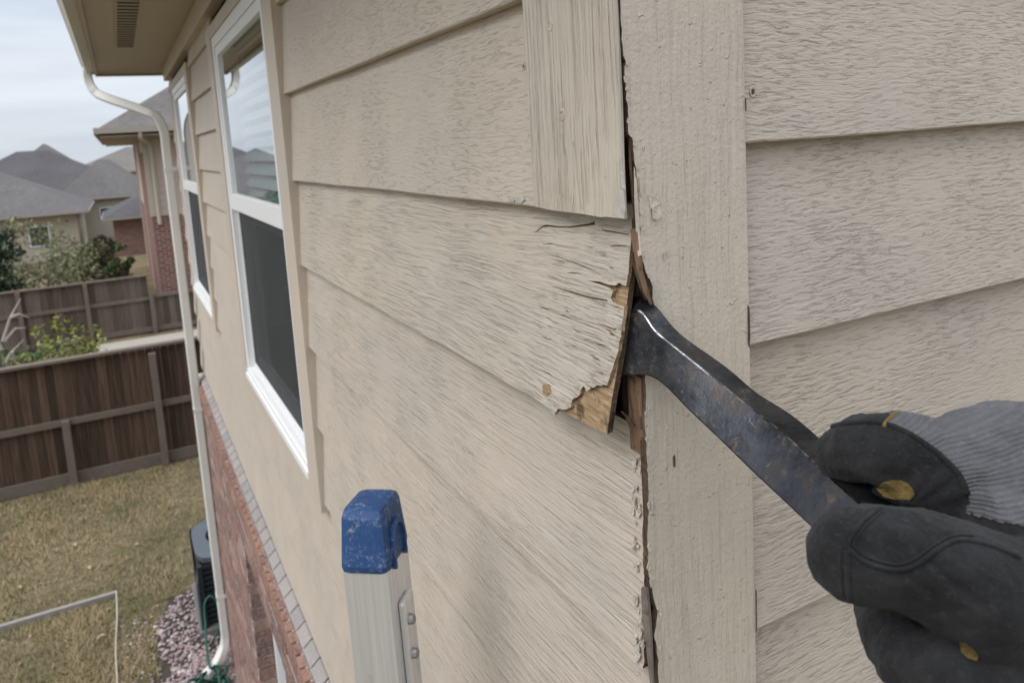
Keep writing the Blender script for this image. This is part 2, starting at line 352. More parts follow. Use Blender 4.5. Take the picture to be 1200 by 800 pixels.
# long wall, section from the corner to the first window
LAPS = [.614, .383, .151, -.081, -.314, -.548, -.782, -1.016]
lap(.171, W1['y0']+.01, .383, .60, 'A', M_SIDA); lap(.171, W1['y0']+.01, .151, .383, 'A', M_SIDA); lap(.171, W1['y0']+.01, -.081, .151, 'A', M_SIDA)
lap(.007, W1['y0']+.01, -.782, -.548, 'A', M_SIDL); lap(.007, W1['y0']+.01, -1.016, -.782, 'A', M_SIDL)
for zb in (-1.70, -1.472, -1.244): lap(.007, WEND, zb, zb+.228, 'A', M_SIDL)
zz = [-1.02+.19*i for i in range(9)]
for a, b2 in ((W1['y1'], W2['y0']), (W2['y1'], WEND)):
    for z in [-1.016, -.836, -.65, -.46, -.264, -.077, .12, .312, .505]: lap(a-.005, b2+.005, z, min(z+.192, .60), 'A', M_SIDA)
# short wall
for zb, zt in ((.19, .40), (-.022, .19), (-.234, -.022), (-.56, -.234), (-.80, -.56), (-1.04, -.80), (-1.28, -1.04), (-1.5, -1.28), (-1.70, -1.5), (.40, .61), (.61, .82)):
    lap(.149, 6.0, zb, zt, 'B', M_SID)
# wall core behind the boards
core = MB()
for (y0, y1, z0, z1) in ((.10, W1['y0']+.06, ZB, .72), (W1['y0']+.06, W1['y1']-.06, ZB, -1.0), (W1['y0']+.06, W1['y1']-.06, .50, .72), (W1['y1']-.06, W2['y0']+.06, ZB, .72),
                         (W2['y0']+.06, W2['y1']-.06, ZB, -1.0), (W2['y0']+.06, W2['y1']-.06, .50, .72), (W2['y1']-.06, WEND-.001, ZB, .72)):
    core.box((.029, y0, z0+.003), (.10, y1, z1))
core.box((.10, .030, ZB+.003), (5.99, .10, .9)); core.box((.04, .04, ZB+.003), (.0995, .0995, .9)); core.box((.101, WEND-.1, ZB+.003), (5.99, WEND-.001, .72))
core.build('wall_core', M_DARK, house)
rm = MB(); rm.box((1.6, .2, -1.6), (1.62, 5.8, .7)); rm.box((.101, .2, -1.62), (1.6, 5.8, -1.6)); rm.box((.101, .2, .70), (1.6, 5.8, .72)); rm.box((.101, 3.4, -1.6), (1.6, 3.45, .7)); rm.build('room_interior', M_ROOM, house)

# ---- corner boards (outlines follow the broken edges of the photograph)
def yz(px, c): p = onx(*px, c); return (p[1], p[2])
def xz(px, c=0.0): p = ony(*px, c); return (p[0], p[2])
TA = -.006
edgeR = [yz(p, TA) for p in [(737, 257.5), (736.5, 245), (733.5, 219.5), (731.5, 205), (730, 195), (728.5, 150), (727.5, 120), (725, 107), (724, 62), (720, 0)]]
bot = [yz(p, TA) for p in [(634, 245), (648, 246.5), (664.5, 248.5), (684, 251), (703.5, 254.5), (711, 254), (720, 255.2), (727, 255.6)]]
edgeR = [(max(.0015, u), v) for u, v in edgeR]
outl = [(.1695, .62)]+[(.1695, -.079)]+bot[1:]+edgeR+[(.003, .3), (.003, .62)]
plate('corner_trim', outl, [], .03, lambda u, v, d: (TA+.0004*sin(v*40+u*60)+d, u, v), .005, [M_TRG, M_TRG], house, FV)
# ridges of loosened paint at the lower end of that board
edgeB = [xz(p) for p in [(727, 0), (729, 40), (731, 66), (734, 73), (732, 84), (733.5, 98), (735, 120), (737, 158), (741, 162), (743, 182), (745.5, 205), (748, 224), (749, 246), (750.5, 272), (751, 292), (753, 305), (756, 316), (761, 326), (765, 337), (766.5, 355),
                         (764, 392), (759, 430), (756, 442), (757.5, 462), (757, 480), (755.5, 497), (757, 510), (758, 540), (759.5, 566), (760, 592), (758.5, 625), (760, 648), (759, 662), (763, 684), (766, 700), (771, 716), (769.5, 731), (767, 744), (771, 770), (772, 800)]]
def rag(P, step, amp):
    o = []
    for (a, b2), (c, d) in zip(P[:-1], P[1:]):
        n_ = max(1, int(math.hypot(c-a, d-b2)/step))
        for i in range(n_): f = i/n_; o.append((a+(c-a)*f+(random.uniform(-amp, amp) if i else 0), b2+(d-b2)*f))
    return o+[P[-1]]
edgeB = rag(edgeB, .004, .0008)
outl = [(.001, .9)]+edgeB+[(.004, -.75), (.002, -1.2), (.002, ZB), (.148, ZB), (.148, .9)]
plate('corner_board', outl[::-1], [], .05, lambda u, v, d: (u, d+.0003*sin(v*23), v), .008, [M_TRB, M_RAWD], house, FV)
# raw framing that shows in the open joint
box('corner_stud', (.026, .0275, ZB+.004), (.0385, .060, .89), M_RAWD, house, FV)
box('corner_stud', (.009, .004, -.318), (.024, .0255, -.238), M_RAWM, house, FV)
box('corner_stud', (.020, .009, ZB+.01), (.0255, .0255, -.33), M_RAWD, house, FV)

# ---- the board that is being levered off
ZT3, ZB3 = -.081, -.314
def fall(u): q = max(0.0, 1-u/.50); return q*q
def bent(u, v, d=0.0):
    t = min(1.15, max(0.0, (ZT3-v)/(ZT3-ZB3))); g = fall(u)
    lap_ = -.0160*(v-ZB3)/(ZT3-ZB3)
    o = lap_+g*(.033*t**1.3)-d+.0012*g*sin(u*90+v*60)
    z = v+g*.020*t*t
    return (-o, u, z)
def inv_bent(px, d=0.0):
    u, v = yz(px, 0.0)
    for _ in range(25):
        f0 = pr(bent(u, v, d))[0]-np.array(px); J = np.zeros((2, 2)); h = 1e-5
        J[:, 0] = (pr(bent(u+h, v, d))[0]-np.array(px)-f0)/h; J[:, 1] = (pr(bent(u, v+h, d))[0]-np.array(px)-f0)/h
        try: s = np.linalg.solve(J, f0)
        except Exception: break
        u -= max(-.05, min(.05, s[0])); v -= max(-.05, min(.05, s[1]))
    return (float(u), float(v))
jag = [(649.5, 486), (654, 478.5), (659, 480), (664.5, 479), (669, 477), (669.5, 471), (672, 466.5), (676, 465.5), (679.5, 462), (681, 456), (684, 452), (687, 457.5), (690, 457), (693, 453.5), (696, 454), (700, 451), (705, 452), (708, 450.5), (711, 451.5),
       (713, 446), (715.5, 438), (718, 432), (720, 424), (723, 416), (724.5, 411), (725.5, 402), (727.5, 395.5), (728.5, 383), (730.5, 370), (731.5, 359), (724.5, 357), (718.5, 354), (715.5, 349), (717, 345), (718.5, 341), (712.5, 336.5), (702, 333), (688, 328.6),
       (703.5, 330), (713, 333.5), (720, 334.5), (727, 333), (733.5, 335), (735, 327), (736.5, 319), (737.5, 303), (739, 288), (740.5, 272), (740.5, 258)]
J = [inv_bent(p) for p in jag]
outl = [(W1['y0']+.01, ZT3+.035), (W1['y0']+.01, ZB3)]+[(u, ZB3+.0006*random.uniform(-1, 1)) for u in np.linspace(1.3, J[0][0]+.03, 30)]+J+[(.004, ZT3+.01), (.172, ZT3+.012), (.172, ZT3+.035)]
def slit(px, w): 
    a = [inv_bent((x, y-w*k)) for (x, y), k in px]; b3 = [inv_bent((x, y+w*k)) for (x, y), k in px]
    return a+b3[::-1][1:] if px[-1][1] == 0 else a+b3[::-1]
holes = [slit([((646, 335), .15), ((660, 339.5), .6), ((675, 344), 1), ((693, 349), 1), ((712, 352.4), .8)], 1.0),
         slit([((627, 273), .15), ((632, 268.5), .7), ((636, 265.5), .8), ((641, 264.5), 1), ((655.5, 266), .8), ((668, 266), .7), ((681, 264.5), 1.1), ((690, 263.2), 1.1), ((697, 261.5), 2.0)], 1.1),
         slit([((705, 266.5), .5), ((708, 270), .8), ((722, 272.3), .8), ((737.5, 275), .7)], .9),
         slit([((699, 379), .2), ((708, 381.5), .8), ((722, 386.2), .9)], .9),
         slit([((664, 440), .2), ((684, 447), .7), ((700, 449), .3)], .5),
         slit([((700, 404), .2), ((716, 409.5), .8)], .6),
         slit([((655, 368), .2), ((662, 370), 1), ((670, 374), .3)], .8),
         slit([((640, 296), .2), ((668, 306), .7), ((690, 315), .9), ((703, 321), .4)], .7)]
for k in range(26):                                     # short splits along the grain of the loose end
    u0 = .008+.15*random.random()**1.3; v0 = random.uniform(-.295, -.10); ln = random.uniform(.008, .034); w0 = random.uniform(.0003, .0008); tl = random.uniform(-.10, .10)
    top = [(u0+ln*f, v0+tl*ln*f+random.uniform(-.0006, .0006)+w0*sin(pi*f)) for f in np.linspace(0, 1, 7)]; low = [(p[0], p[1]-2*w0*sin(pi*f)-.0001) for p, f in zip(top, np.linspace(0, 1, 7))]
    holes.append(top+low[::-1])
b3 = plate('siding_board', outl, holes, .022, bent, .0042, [M_SIDB, M_RAW], house, FA)
b3['label'] = 'cracked lap board levered away from the corner with its lower end broken'
tip = [inv_bent(p, .005) for p in [(655, 480), (700, 503), (712, 508), (713.5, 496), (717, 470), (722.5, 440), (727, 412), (731.5, 380), (735, 355), (738, 330), (741, 300), (742, 262)]]
outl = [(.45, ZT3+.02), (.45, ZB3+.004), (.28, ZB3+.003)]+tip+[(.004, ZT3+.012)]
plate('board_core', outl, [], .022, lambda u, v, d: bent(u, v, d+.0046), .0065, [M_RAW, M_RAWD], house, FA)
# the board below it ends in a ragged edge
def yz4(p): c = .0175*(yz(p, .008)[1]+.548)/.254; return yz(p, max(0, c))
J4 = rag([yz4((p[0]+3, p[1])) for p in [(746, 497), (748.5, 512), (749, 540), (751.5, 577), (752, 600), (753, 615), (753.5, 648), (751, 670), (752, 686), (750, 714), (752, 744), (751, 796)]], .0028, .0013)
J4 = [(max(.002, u), max(-.545, min(-.300, v))) for u, v in J4]
outl = [(W1['y0']+.01, -.296), (W1['y0']+.01, -.548)]+[(u, -.548) for u in np.linspace(1.3, .03, 24)]+[(.012, -.548)]+J4[::-1]+[(.02, -.296)]
plate('siding_board', outl, [], .03, lambda u, v, d: (.0175*(v+.548)/.254+d, u, v+.0006*sin(u*9)), .009, [M_SIDL, M_RAWD], house, FA)
# splinters, flakes and chips; each a small curled sheet of its own
def chip(name, px, plane, mt, lift=.002, curl=.0, th=.0008, parent=house, frame=FV, k=None):
    f = (lambda p: onx(*p, plane[1])) if plane[0] == 'x' else (lambda p: ony(*p, plane[1]))
    P = [f(p) for p in px]; c = sum(P)/len(P); nrm = np.array([-1., 0, 0]) if plane[0] == 'x' else np.array([0, -1., 0])
    n = len(P); V = []
    for d in (0, th):
        V.append(c+nrm*(lift*.6-d))
        for i, p in enumerate(P): V.append(p+nrm*(lift*(.3+.7*abs(sin(1.3*i+len(px))))+curl*(p[2]-c[2])/.03-d))
    m_ = n+1; Fs = [(0, 1+i, 1+(i+1) % n) for i in range(n)]+[(m_, m_+1+(i+1) % n, m_+1+i) for i in range(n)]+[(1+i, m_+1+i, m_+1+(i+1) % n, 1+(i+1) % n) for i in range(n)]
    return mk(name, V, Fs, mt, parent, frame)
def spl(name, pts, w, mt, parent=house):
    path = [np.array(p) for p in pts]; n = len(path); MBx = MB(); rings = []
    for i, p in enumerate(path):
        a = w*(1-.75*(i/(n-1))**2)*random.uniform(.8, 1.15)
        rings.append([p+np.array([a*.9, -a*.25, 0]), p+np.array([a*.1, -a*.55, .001]), p+np.array([-a*.8, .1*a, 0]), p+np.array([0, a*.6, 0])])
    return MBx.sweep(rings).build(name, mt, parent, FV)
def Y0(px, c=0.0): return ony(*px, c)
spl('splinter', [Y0((743, 168), .003), Y0((744.5, 200), .002), Y0((746, 240), .001), Y0((748, 276), .001), Y0((750, 300), -.001)][::-1], .0034, M_TRB)
spl('splinter', [Y0((743.5, 268), .004), Y0((746, 290), .002), Y0((750, 318), -.001), Y0((757, 342), -.003), Y0((763, 357), -.004)], .0050, M_RAWM)
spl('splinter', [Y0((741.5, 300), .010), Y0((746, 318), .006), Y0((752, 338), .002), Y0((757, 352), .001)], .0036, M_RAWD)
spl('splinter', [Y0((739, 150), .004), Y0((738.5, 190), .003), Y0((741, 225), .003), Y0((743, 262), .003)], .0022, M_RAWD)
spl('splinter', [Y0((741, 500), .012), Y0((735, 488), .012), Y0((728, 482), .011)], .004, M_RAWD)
spl('splinter', [Y0((751, 515), .004), Y0((752, 545), .003), Y0((754, 590), .004), Y0((755.5, 640), .004)], .0013, M_RAWD)
spl('splinter', [Y0((755, 688), .004), Y0((757, 720), .002), Y0((761, 760), .003), Y0((764, 800), .003), Y0((768, 860), .003)], .0056, M_RAWG)
chips_b = [[(759, 228), (764, 231), (772, 232), (773, 238), (766, 242), (762, 245)], [(763, 243), (772, 239), (775, 252), (769, 258), (764, 256)], [(777, 296), (781, 294), (780, 300), (777, 306)],
           [(746, 474), (753, 477), (753, 492), (750, 497)], [(755, 497), (757, 492), (758, 512), (755, 516)], [(761, 664), (758, 672), (761, 688), (763, 684)], [(757, 548), (761, 556), (761.5, 578), (758.5, 572)],
           [(764.5, 330), (768, 345), (767, 358), (763.5, 350)], [(748.5, 205), (752, 214), (751.5, 232), (749, 226)], [(732, 66), (737, 72), (735.5, 78), (732.5, 76)], [(757, 600), (760, 610), (760, 634), (757.5, 626)]]
for c in chips_b[:3]+chips_b[7:10]: chip('paint_flake', c, ('y', -.0006), M_FLK if random.random() < .5 else M_TRB, .0022)
for k in range(46):                                     # peeling paint along the open joint
    zc = random.uniform(500, 800); xc = 749.5+.010*(zc-640)+random.uniform(-7, 4); s1 = random.uniform(1.6, 4.6)*(1.5 if random.random() < .2 else 1); n_ = random.randint(5, 8); a0 = random.uniform(0, 6)
    c = [(xc+s1*.7*random.uniform(.5, 1.15)*cos(a0+q*2*pi/n_), zc+s1*1.7*random.uniform(.5, 1.15)*sin(a0+q*2*pi/n_)) for q in range(n_)]
    chip('paint_flake', c, ('x', .0175*(onx(xc, zc, .005)[2]+.548)/.254-.0008), M_FLK if random.random() < .35 else M_SIDL, random.uniform(.001, .0038), random.uniform(-.004, .004))
for k in range(26):                                     # and on the corner board beside it
    zc = random.choice((random.uniform(60, 350), random.uniform(470, 800))); i_ = min(range(len(edgeB)), key=lambda q: abs(pr((edgeB[q][0], 0, edgeB[q][1]))[0][1]-zc)); xc = pr((edgeB[i_][0], 0, edgeB[i_][1]))[0][0]+random.uniform(-1, 5)
    s1 = random.uniform(1.2, 3.6); n_ = random.randint(5, 8); a0 = random.uniform(0, 6)
    c = [(xc+s1*.7*random.uniform(.5, 1.15)*cos(a0+q*2*pi/n_), zc+s1*1.8*random.uniform(.5, 1.15)*sin(a0+q*2*pi/n_)) for q in range(n_)]
    chip('paint_flake', c, ('y', -.0005), M_FLK if random.random() < .4 else M_TRB, random.uniform(.0008, .0028), random.uniform(-.004, .004))
for c in [[(876.5, 357), (878.5, 362), (879, 396), (878, 407), (876.8, 400)], [(873.2, 115), (874.3, 117), (874.6, 131), (873.4, 128)], [(789, 535), (791, 533), (791.5, 546), (789.5, 547)], [(885.5, 690), (886.7, 693), (887, 735), (886, 741)]]: chip('joint_crack', c, ('y', -.0008), M_RAWD, .0004)
for c in [[(721, 238), (727, 220), (731, 224), (735, 246), (733, 256), (726, 255), (722, 254)], [(729, 201), (733, 205), (734, 222), (731, 219)]]: chip('paint_flake', c, ('x', TA-.0008), M_FLK, .0025)
for c in [[(607, 233), (613, 230), (616, 234), (612, 238), (606, 237)], [(620, 239), (626, 237), (630, 236), (630, 240), (624, 241.5)], [(596, 233.5), (604, 234.5), (603, 237), (596, 236)]]: chip('paint_flake', c, ('x', -.0006), M_FLK, .0016)
P = [bent(*inv_bent(p), -.0006) for p in [(636, 451), (640, 449), (645, 453), (646.5, 460), (641, 464), (636.5, 461)]]
mk('paint_flake', P+[(p[0]+.001, p[1], p[2]) for p in P], [(0, 1, 2, 3, 4, 5)]+[(i, (i+1) % 6, 6+(i+1) % 6, 6+i) for i in range(6)], M_RAW, house, FA)
# nail heads with their shallow dents
M_NAIL = plain('rusted_nail', (.10, .075, .055), .7, .4)
def nail(p, nrm, r=.0032):
    n = np.array(nrm, float); a = np.cross(n, (0, 0, 1.)); c = np.array([0, 0, 1.]); Mn = MB()
    rings = [[p+n*o+q*(cos(t)*a+sin(t)*c*1.25) for t in np.linspace(0, 2*pi, 12, endpoint=False)] for q, o in ((r*1.75, -.0005), (r*1.4, .0010), (r*.95, .0008), (r*.8, -.0003))]
    Mn.sweep(rings, False, 0); k = len(Mn.v); Mn.add(rings[-1], [tuple(range(12))], 1); Mn.build('nail', [M_TRG, M_NAIL], house)
for q in ((645, 30), (659, 135)): nail(onx(*q, TA), (-1, 0, 0))
nail(ony(882, 108, .0075), (0, -1, 0), .003)
nail(onx(614, 78, .004), (-1, 0, 0), .002)

# ---- windows of the long wall
def window(w, lab):
    y0, y1, zt, zb = w['y0'], w['y1'], w['zt'], w['zb']; X = -.012
    fy0, fy1, fz1, fz0 = y0+.137, y1-.137, zt-.048, zb+.075
    fm = MB()
    for a, b2 in (((-.006, fy0, fz0), (.09, fy0+.045, fz1)), ((-.006, fy1-.045, fz0), (.09, fy1, fz1)), ((-.006, fy0+.0452, fz1-.042), (.09, fy1-.0452, fz1)), ((-.004, fy0+.0452, fz0), (.09, fy1-.0452, fz0+.03))): fm.box(a, b2, 0, .003)
    o = fm.build('window', M_VIN, house); o['label'] = lab
    for a, b2 in (((X, y0, zb), (.026, fy0-.001, zt)), ((X, fy1+.001, zb), (.026, y1, zt)), ((X+.001, fy0-.0008, fz1+.001), (.026, fy1+.0008, zt)), ((X+.001, fy0-.0008, zb), (.026, fy1+.0008, fz0-.028))): box('casing_board', a, b2, M_FAR, o, FA if b2[1]-a[1] > .5 else FV, .002)
    zm = -.165
    sb = MB()
    for a, b2 in (((-.003, fy0+.046, zm-.068), (.03, fy1-.046, zm)), ((-.001, fy0+.046, zm+.0005), (.03, fy0+.085, fz1-.043)), ((-.001, fy1-.085, zm+.0005), (.03, fy1-.046, fz1-.043)), ((-.001, fy0+.0852, fz1-.08), (.03, fy1-.0852, fz1-.043))): sb.box(a, b2, 0, .003)
    sb.build('upper_sash', M_VIN, o)
    sl = MB()
    for a, b2 in (((.030, fy0+.046, zm-.11), (.055, fy1-.046, zm-.069)), ((.032, fy0+.046, fz0+.034), (.055, fy0+.08, zm-.11)), ((.032, fy1-.08, fz0+.034), (.055, fy1-.046, zm-.11)), ((.032, fy0+.0802, fz0+.034), (.055, fy1-.0802, fz0+.075))): sl.box(a, b2, 0, .003)
    sl.build('lower_sash', M_VIN, o)
    box('pane', (.010, fy0+.080, zm-.01), (.013, fy1-.080, fz1-.075), M_GLS, o); box('pane', (.042, fy0+.075, fz0+.06), (.045, fy1-.075, zm-.10), M_GLS, o)
    sc = MB().box((.0225, fy0+.05, fz0+.036), (.0235, fy1-.05, zm-.072), 0); sc.build('insect_screen', M_SCR, o)
    sf = MB()
    for a, b2 in (((.019, fy0+.0465, fz0+.034), (.027, fy0+.062, zm-.0715)), ((.019, fy1-.062, fz0+.034), (.027, fy1-.0465, zm-.0715)), ((.019, fy0+.0625, fz0+.034), (.027, fy1-.0625, fz0+.05))): sf.box(a, b2, 0, .001)
    sf.build('screen_frame', M_VIN, o)
    s2 = MB(); s2.box((-.016, fy0-.004, fz0-.026), (.03, fy1+.004, fz0-.001), 0, .003); s2.box((-.009, fy0+.001, fz0-.0005), (.0, fy1-.001, fz0+.018), 0, .002); s2.build('sill', M_VIN, o)
    return fy0, fy1, fz0, fz1
def blind(w, lab):
    fy0, fy1, fz0, fz1 = w['y0']+.19, w['y1']-.19, w['zb']+.11, w['zt']-.1
    e = empty('window_blind', (.085, (fy0+fy1)/2, fz0), lab, 'blind', 'horizontal blinds behind the windows')
    box('head_rail', (.06, fy0, fz1), (.09, fy1, fz1+.035), M_SLAT, e)
    z = fz1-.03; me = None
    while z > fz0:
        fr_ = Matrix.Translation((.073, (fy0+fy1)/2, z))
        if me is None:
            V = [(-.014, (fy0-fy1)/2, -.018), (-.002, (fy0-fy1)/2, .0015), (.014, (fy0-fy1)/2, .018)]; V = V+[(a, -b2, c) for a, b2, c in V]; V = V+[(a, b2, c-.0022) for a, b2, c in V]
            s_ = mk('slat', [np.array(p)+np.array(fr_.translation) for p in V], [(0, 1, 4, 3), (1, 2, 5, 4), (6, 9, 10, 7), (7, 10, 11, 8), (0, 3, 9, 6), (2, 8, 11, 5), (0, 6, 7, 1), (1, 7, 8, 2), (3, 4, 10, 9), (4, 5, 11, 10)], M_SLAT, e, fr_); me = s_.data
        else: link(bpy.data.objects.new('slat', me), e, fr_)
        z -= .052
    for yc in (fy0+.2, fy1-.2): MB().tube([(.073, yc, fz0), (.073, yc, fz1)], .0012, 5).build('ladder_cord', M_SLAT, e)
window(W1, 'double-hung window nearest the damaged corner'); window(W2, 'double-hung window beside the downspout')
blind(W1, 'white horizontal blind behind the window nearest the damaged corner'); blind(W2, 'white horizontal blind behind the window beside the downspout')

# ---- eave: soffit, frieze, fascia, gutter, vent, roof
EX, EY0, EY1 = -.47, -.05, 6.36
box('frieze_board', (-.020, .0, .598), (.028, WEND+.02, .698), M_FAR, house, FA, .002)
box('soffit', (EX, EY0, SOFZ), (.05, EY1, SOFZ+.014), M_SOF, house, FA)
box('fascia_board', (EX-.021, EY0, SOFZ-.02), (EX-.001, EY1, SOFZ+.16), M_SOF, house, FA, .002)
box('end_fascia_board', (EX-.02, EY1+.001, SOFZ-.02), (.05, EY1+.021, SOFZ+.16), M_SOF, house, I4, .002)
gp = [(EX-.023, .135), (EX-.023, .015), (EX-.075, .015), (EX-.095, .06), (EX-.112, .09), (EX-.112, .13), (EX-.108, .13), (EX-.106, .095), (EX-.09, .065), (EX-.071, .019), (EX-.027, .019), (EX-.027, .135)]
MB().sweep([[(x, y, SOFZ+z-.02) for x, z in gp] for y in (EY0, 2, 4, EY1)]).build('gutter', M_GUT, house, FA)
vt = box('soffit_vent', (-.345, 2.0, SOFZ-.006), (-.235, 4.83, SOFZ-.0005), M_SOF, house)
M_VSL = plain('vent_slot', (.06, .045, .03), .9); y = 2.06; me = None
while y < 4.7:
    fr_ = Matrix.Translation((-.29, y, SOFZ-.0062))
    if me is None: s_ = MB().box((-.335, y-.022, SOFZ-.0075), (-.245, y+.022, SOFZ-.0055)).build('vent_slot', M_VSL, vt, fr_); me = s_.data
    else: link(bpy.data.objects.new('vent_slot', me), vt, fr_)
    y += .085
mk('roof', [(EX-.06, EY0-.1, SOFZ+.15), (EX-.06, EY1+.06, SOFZ+.15), (3, EY1+.06, SOFZ+1.9), (3, EY0-.1, SOFZ+1.9), (6.5, EY0-.1, SOFZ+.15), (6.5, EY1+.06, SOFZ+.15)]+[(EX-.06, EY0-.1, SOFZ+.17), (EX-.06, EY1+.06, SOFZ+.17), (3, EY1+.06, SOFZ+1.93), (3, EY0-.1, SOFZ+1.93), (6.5, EY0-.1, SOFZ+.17), (6.5, EY1+.06, SOFZ+.17)],
   [(0, 1, 2, 3), (3, 2, 5, 4), (6, 9, 8, 7), (9, 10, 11, 8), (0, 6, 7, 1), (4, 5, 11, 10), (0, 3, 9, 6), (3, 4, 10, 9), (1, 7, 8, 2), (2, 8, 11, 5)], M_SHG, house)
mk('gable_wall', [(.15, .03, .82), (5.9, .03, .82), (5.9, .03, .9), (3, .03, 2.4), (.15, .03, .9), (.15, .10, .82), (5.9, .10, .82), (5.9, .10, .9), (3, .10, 2.4), (.15, .10, .9)], [(0, 1, 2, 3, 4), (5, 9, 8, 7, 6), (0, 5, 6, 1), (1, 6, 7, 2), (2, 7, 8, 3), (3, 8, 9, 4), (4, 9, 5, 0)], M_FAR, house)
# ---- downspout
def rectsweep(path, a, b2, bev=.008):
    """rounded rectangular pipe; a along Y, b2 along the other axis"""
    rings = []; P = [np.array(p, float) for p in path]
    for i, p in enumerate(P):
        t1 = P[min(i+1, len(P)-1)]-P[max(i-1, 0)]; t1 /= np.linalg.norm(t1); s1 = np.array([0, 1., 0]); s1 = s1-t1*(s1@t1); s1 /= np.linalg.norm(s1); s2 = np.cross(t1, s1)
        q = []
        for sx, sy in ((1, 1), (-1, 1), (-1, -1), (1, -1)):
            e = [(sx*(a-bev), sy*b2), (sx*a, sy*(b2-bev))]
            if sx*sy > 0: e = e[::-1]
            q += [p+s1*u+s2*v for u, v in e]
        rings.append(q)
    return rings
BX = -.040
DX, DY = -.075, 5.72
def smoothpath(P, n=6):
    P = [np.array(p, float) for p in P]; o = []
    for i in range(len(P)-1):
        p0, p1, p2, p3 = P[max(i-1, 0)], P[i], P[i+1], P[min(i+2, len(P)-1)]
        for k in range(n):
            t = k/n; o.append(.5*((2*p1)+(-p0+p2)*t+(2*p0-5*p1+4*p2-p3)*t*t+(-p0+3*p1-3*p2+p3)*t**3))
    return o+[P[-1]]
GT = (EX-.07, EY1-.1)
dpath = smoothpath([(GT[0], GT[1], SOFZ+.02), (GT[0], GT[1], SOFZ-.06), (GT[0]+.03, GT[1]-.03, SOFZ-.14), (GT[0]+.1, GT[1]-.1, SOFZ-.2), (DX-.1, DY+.1, SOFZ-.34), (DX-.03, DY+.03, SOFZ-.40), (DX, DY, SOFZ-.5), (DX, DY, SOFZ-.62)], 5)
dpath += [(DX, DY, z) for z in np.linspace(0, -3.9, 10)]+smoothpath([(DX, DY, -3.95), (DX-.02, DY-.02, -4.03), (DX-.09, DY-.09, -4.10), (DX-.19, DY-.17, -4.13)], 5)
ds = MB().sweep(rectsweep(dpath, .043, .032)).build('downspout', M_DSP, house)
for z in (-.1, -2.0, -3.6): box('strap', (DX-.034, DY-.046, z), (.0 if z > -1.7 else BX+.004, DY+.046, z+.03), M_DSP, ds, I4, .002)

# ---- brick lower wall, ledge and ground-floor window
wp = onx(285, 640, BX)          # far jamb and head of the opening
OY1, OZ1 = float(wp[1]), float(wp[2]); OY0, OZ0 = OY1-1.25, -3.75
bw = MB()
for (y0, y1, z0, z1) in ((OY1, WEND, GZ, -1.79), (OY0, OY1, OZ1, -1.79), (OY0, OY1, GZ, OZ0), (.0, OY0, GZ, -1.79)): bw.box((BX+.0035, y0, z0), (.08, y1, z1))
bw.box((.081, .02, GZ), (6, .10, ZB-.004)); bw.box((.081, WEND-.1, GZ), (6, WEND-.001, ZB-.004))
bwall = bw.build('brick_wall', M_MOR, house)
CH, BL = .0755, .205
pieces = []
for r_ in range(32):
    z1 = -1.872-r_*CH; z0 = z1-CH+.015
    if z0 < GZ: break
    y = -.0+(BL/2 if r_ % 2 else 0)
    while y < WEND-.03:
        a, b2 = max(y, .0), min(y+BL-.013, WEND)
        segs = [(a, b2)]
        if z0 < OZ1 and z1 > OZ0:
            segs = []
            if a < OY0: segs.append((a, min(b2, OY0)))
            if b2 > OY1: segs.append((max(a, OY1), b2))
        for (u, v) in segs:
            if v-u < .03: continue
            c, dep = pr((BX, (u+v)/2, (z0+z1)/2)); vis = -30 < c[0] < 1230 and -30 < c[1] < 830 and dep > 0
            pieces.append((-(1/dep**3 if vis else 0), u, v, z0, z1))
        y += BL
pieces.sort(); cache = {}; rest = MB()
for k, (_, u, v, z0, z1) in enumerate(pieces):
    jx = random.uniform(-.002, .002)
    if k < 290:
        key = (round(v-u, 3)); fr_ = Matrix.Translation((BX+jx, (u+v)/2, (z0+z1)/2))
        if key in cache: link(bpy.data.objects.new('brick', cache[key]), bwall, fr_)
        else: cache[key] = MB().box((BX+jx, u, z0), (BX+jx+.03, v, z1), 0, .004).build('brick', M_BRK, bwall, fr_).data
    else: rest.box((BX+jx, u, z0), (BX+jx+.03, v, z1))
tag(rest.build('brick_courses', M_BRK, bwall), kind='stuff')
# brick ends of the far jamb
z = OZ1-.004; k = 0
while z > OZ0+.07:
    fr_ = Matrix.Translation((BX+.05, OY1-.004, z-.033))
    if k == 0: jm = MB().box((BX+.004, OY1-.010, z-.066), (BX+.098, OY1+.005, z), 0, .003).build('jamb_brick', M_BRK, bwall, fr_).data
    else: link(bpy.data.objects.new('jamb_brick', jm), bwall, fr_)
    z -= CH; k += 1
lw = MB()
for a, b2 in (((BX+.10, OY1-.06, OZ0), (BX+.15, OY1-.011, OZ1)), ((BX+.10, OY0, OZ0), (BX+.15, OY0+.05, OZ1)), ((BX+.10, OY0+.05, OZ1-.05), (BX+.15, OY1-.06, OZ1)), ((BX+.10, OY0+.05, OZ0), (BX+.15, OY1-.06, OZ0+.05))): lw.box(a, b2, 0, .003)
lwo = lw.build('lower_window', M_VIN, house); box('pane', (BX+.12, OY0+.04, OZ0+.04), (BX+.124, OY1-.05, OZ1-.04), M_GLS, lwo)
box('lower_room', (BX+.6, OY0-.2, OZ0-.2), (BX+.62, OY1+.2, OZ1+.2), M_ROOM, house)
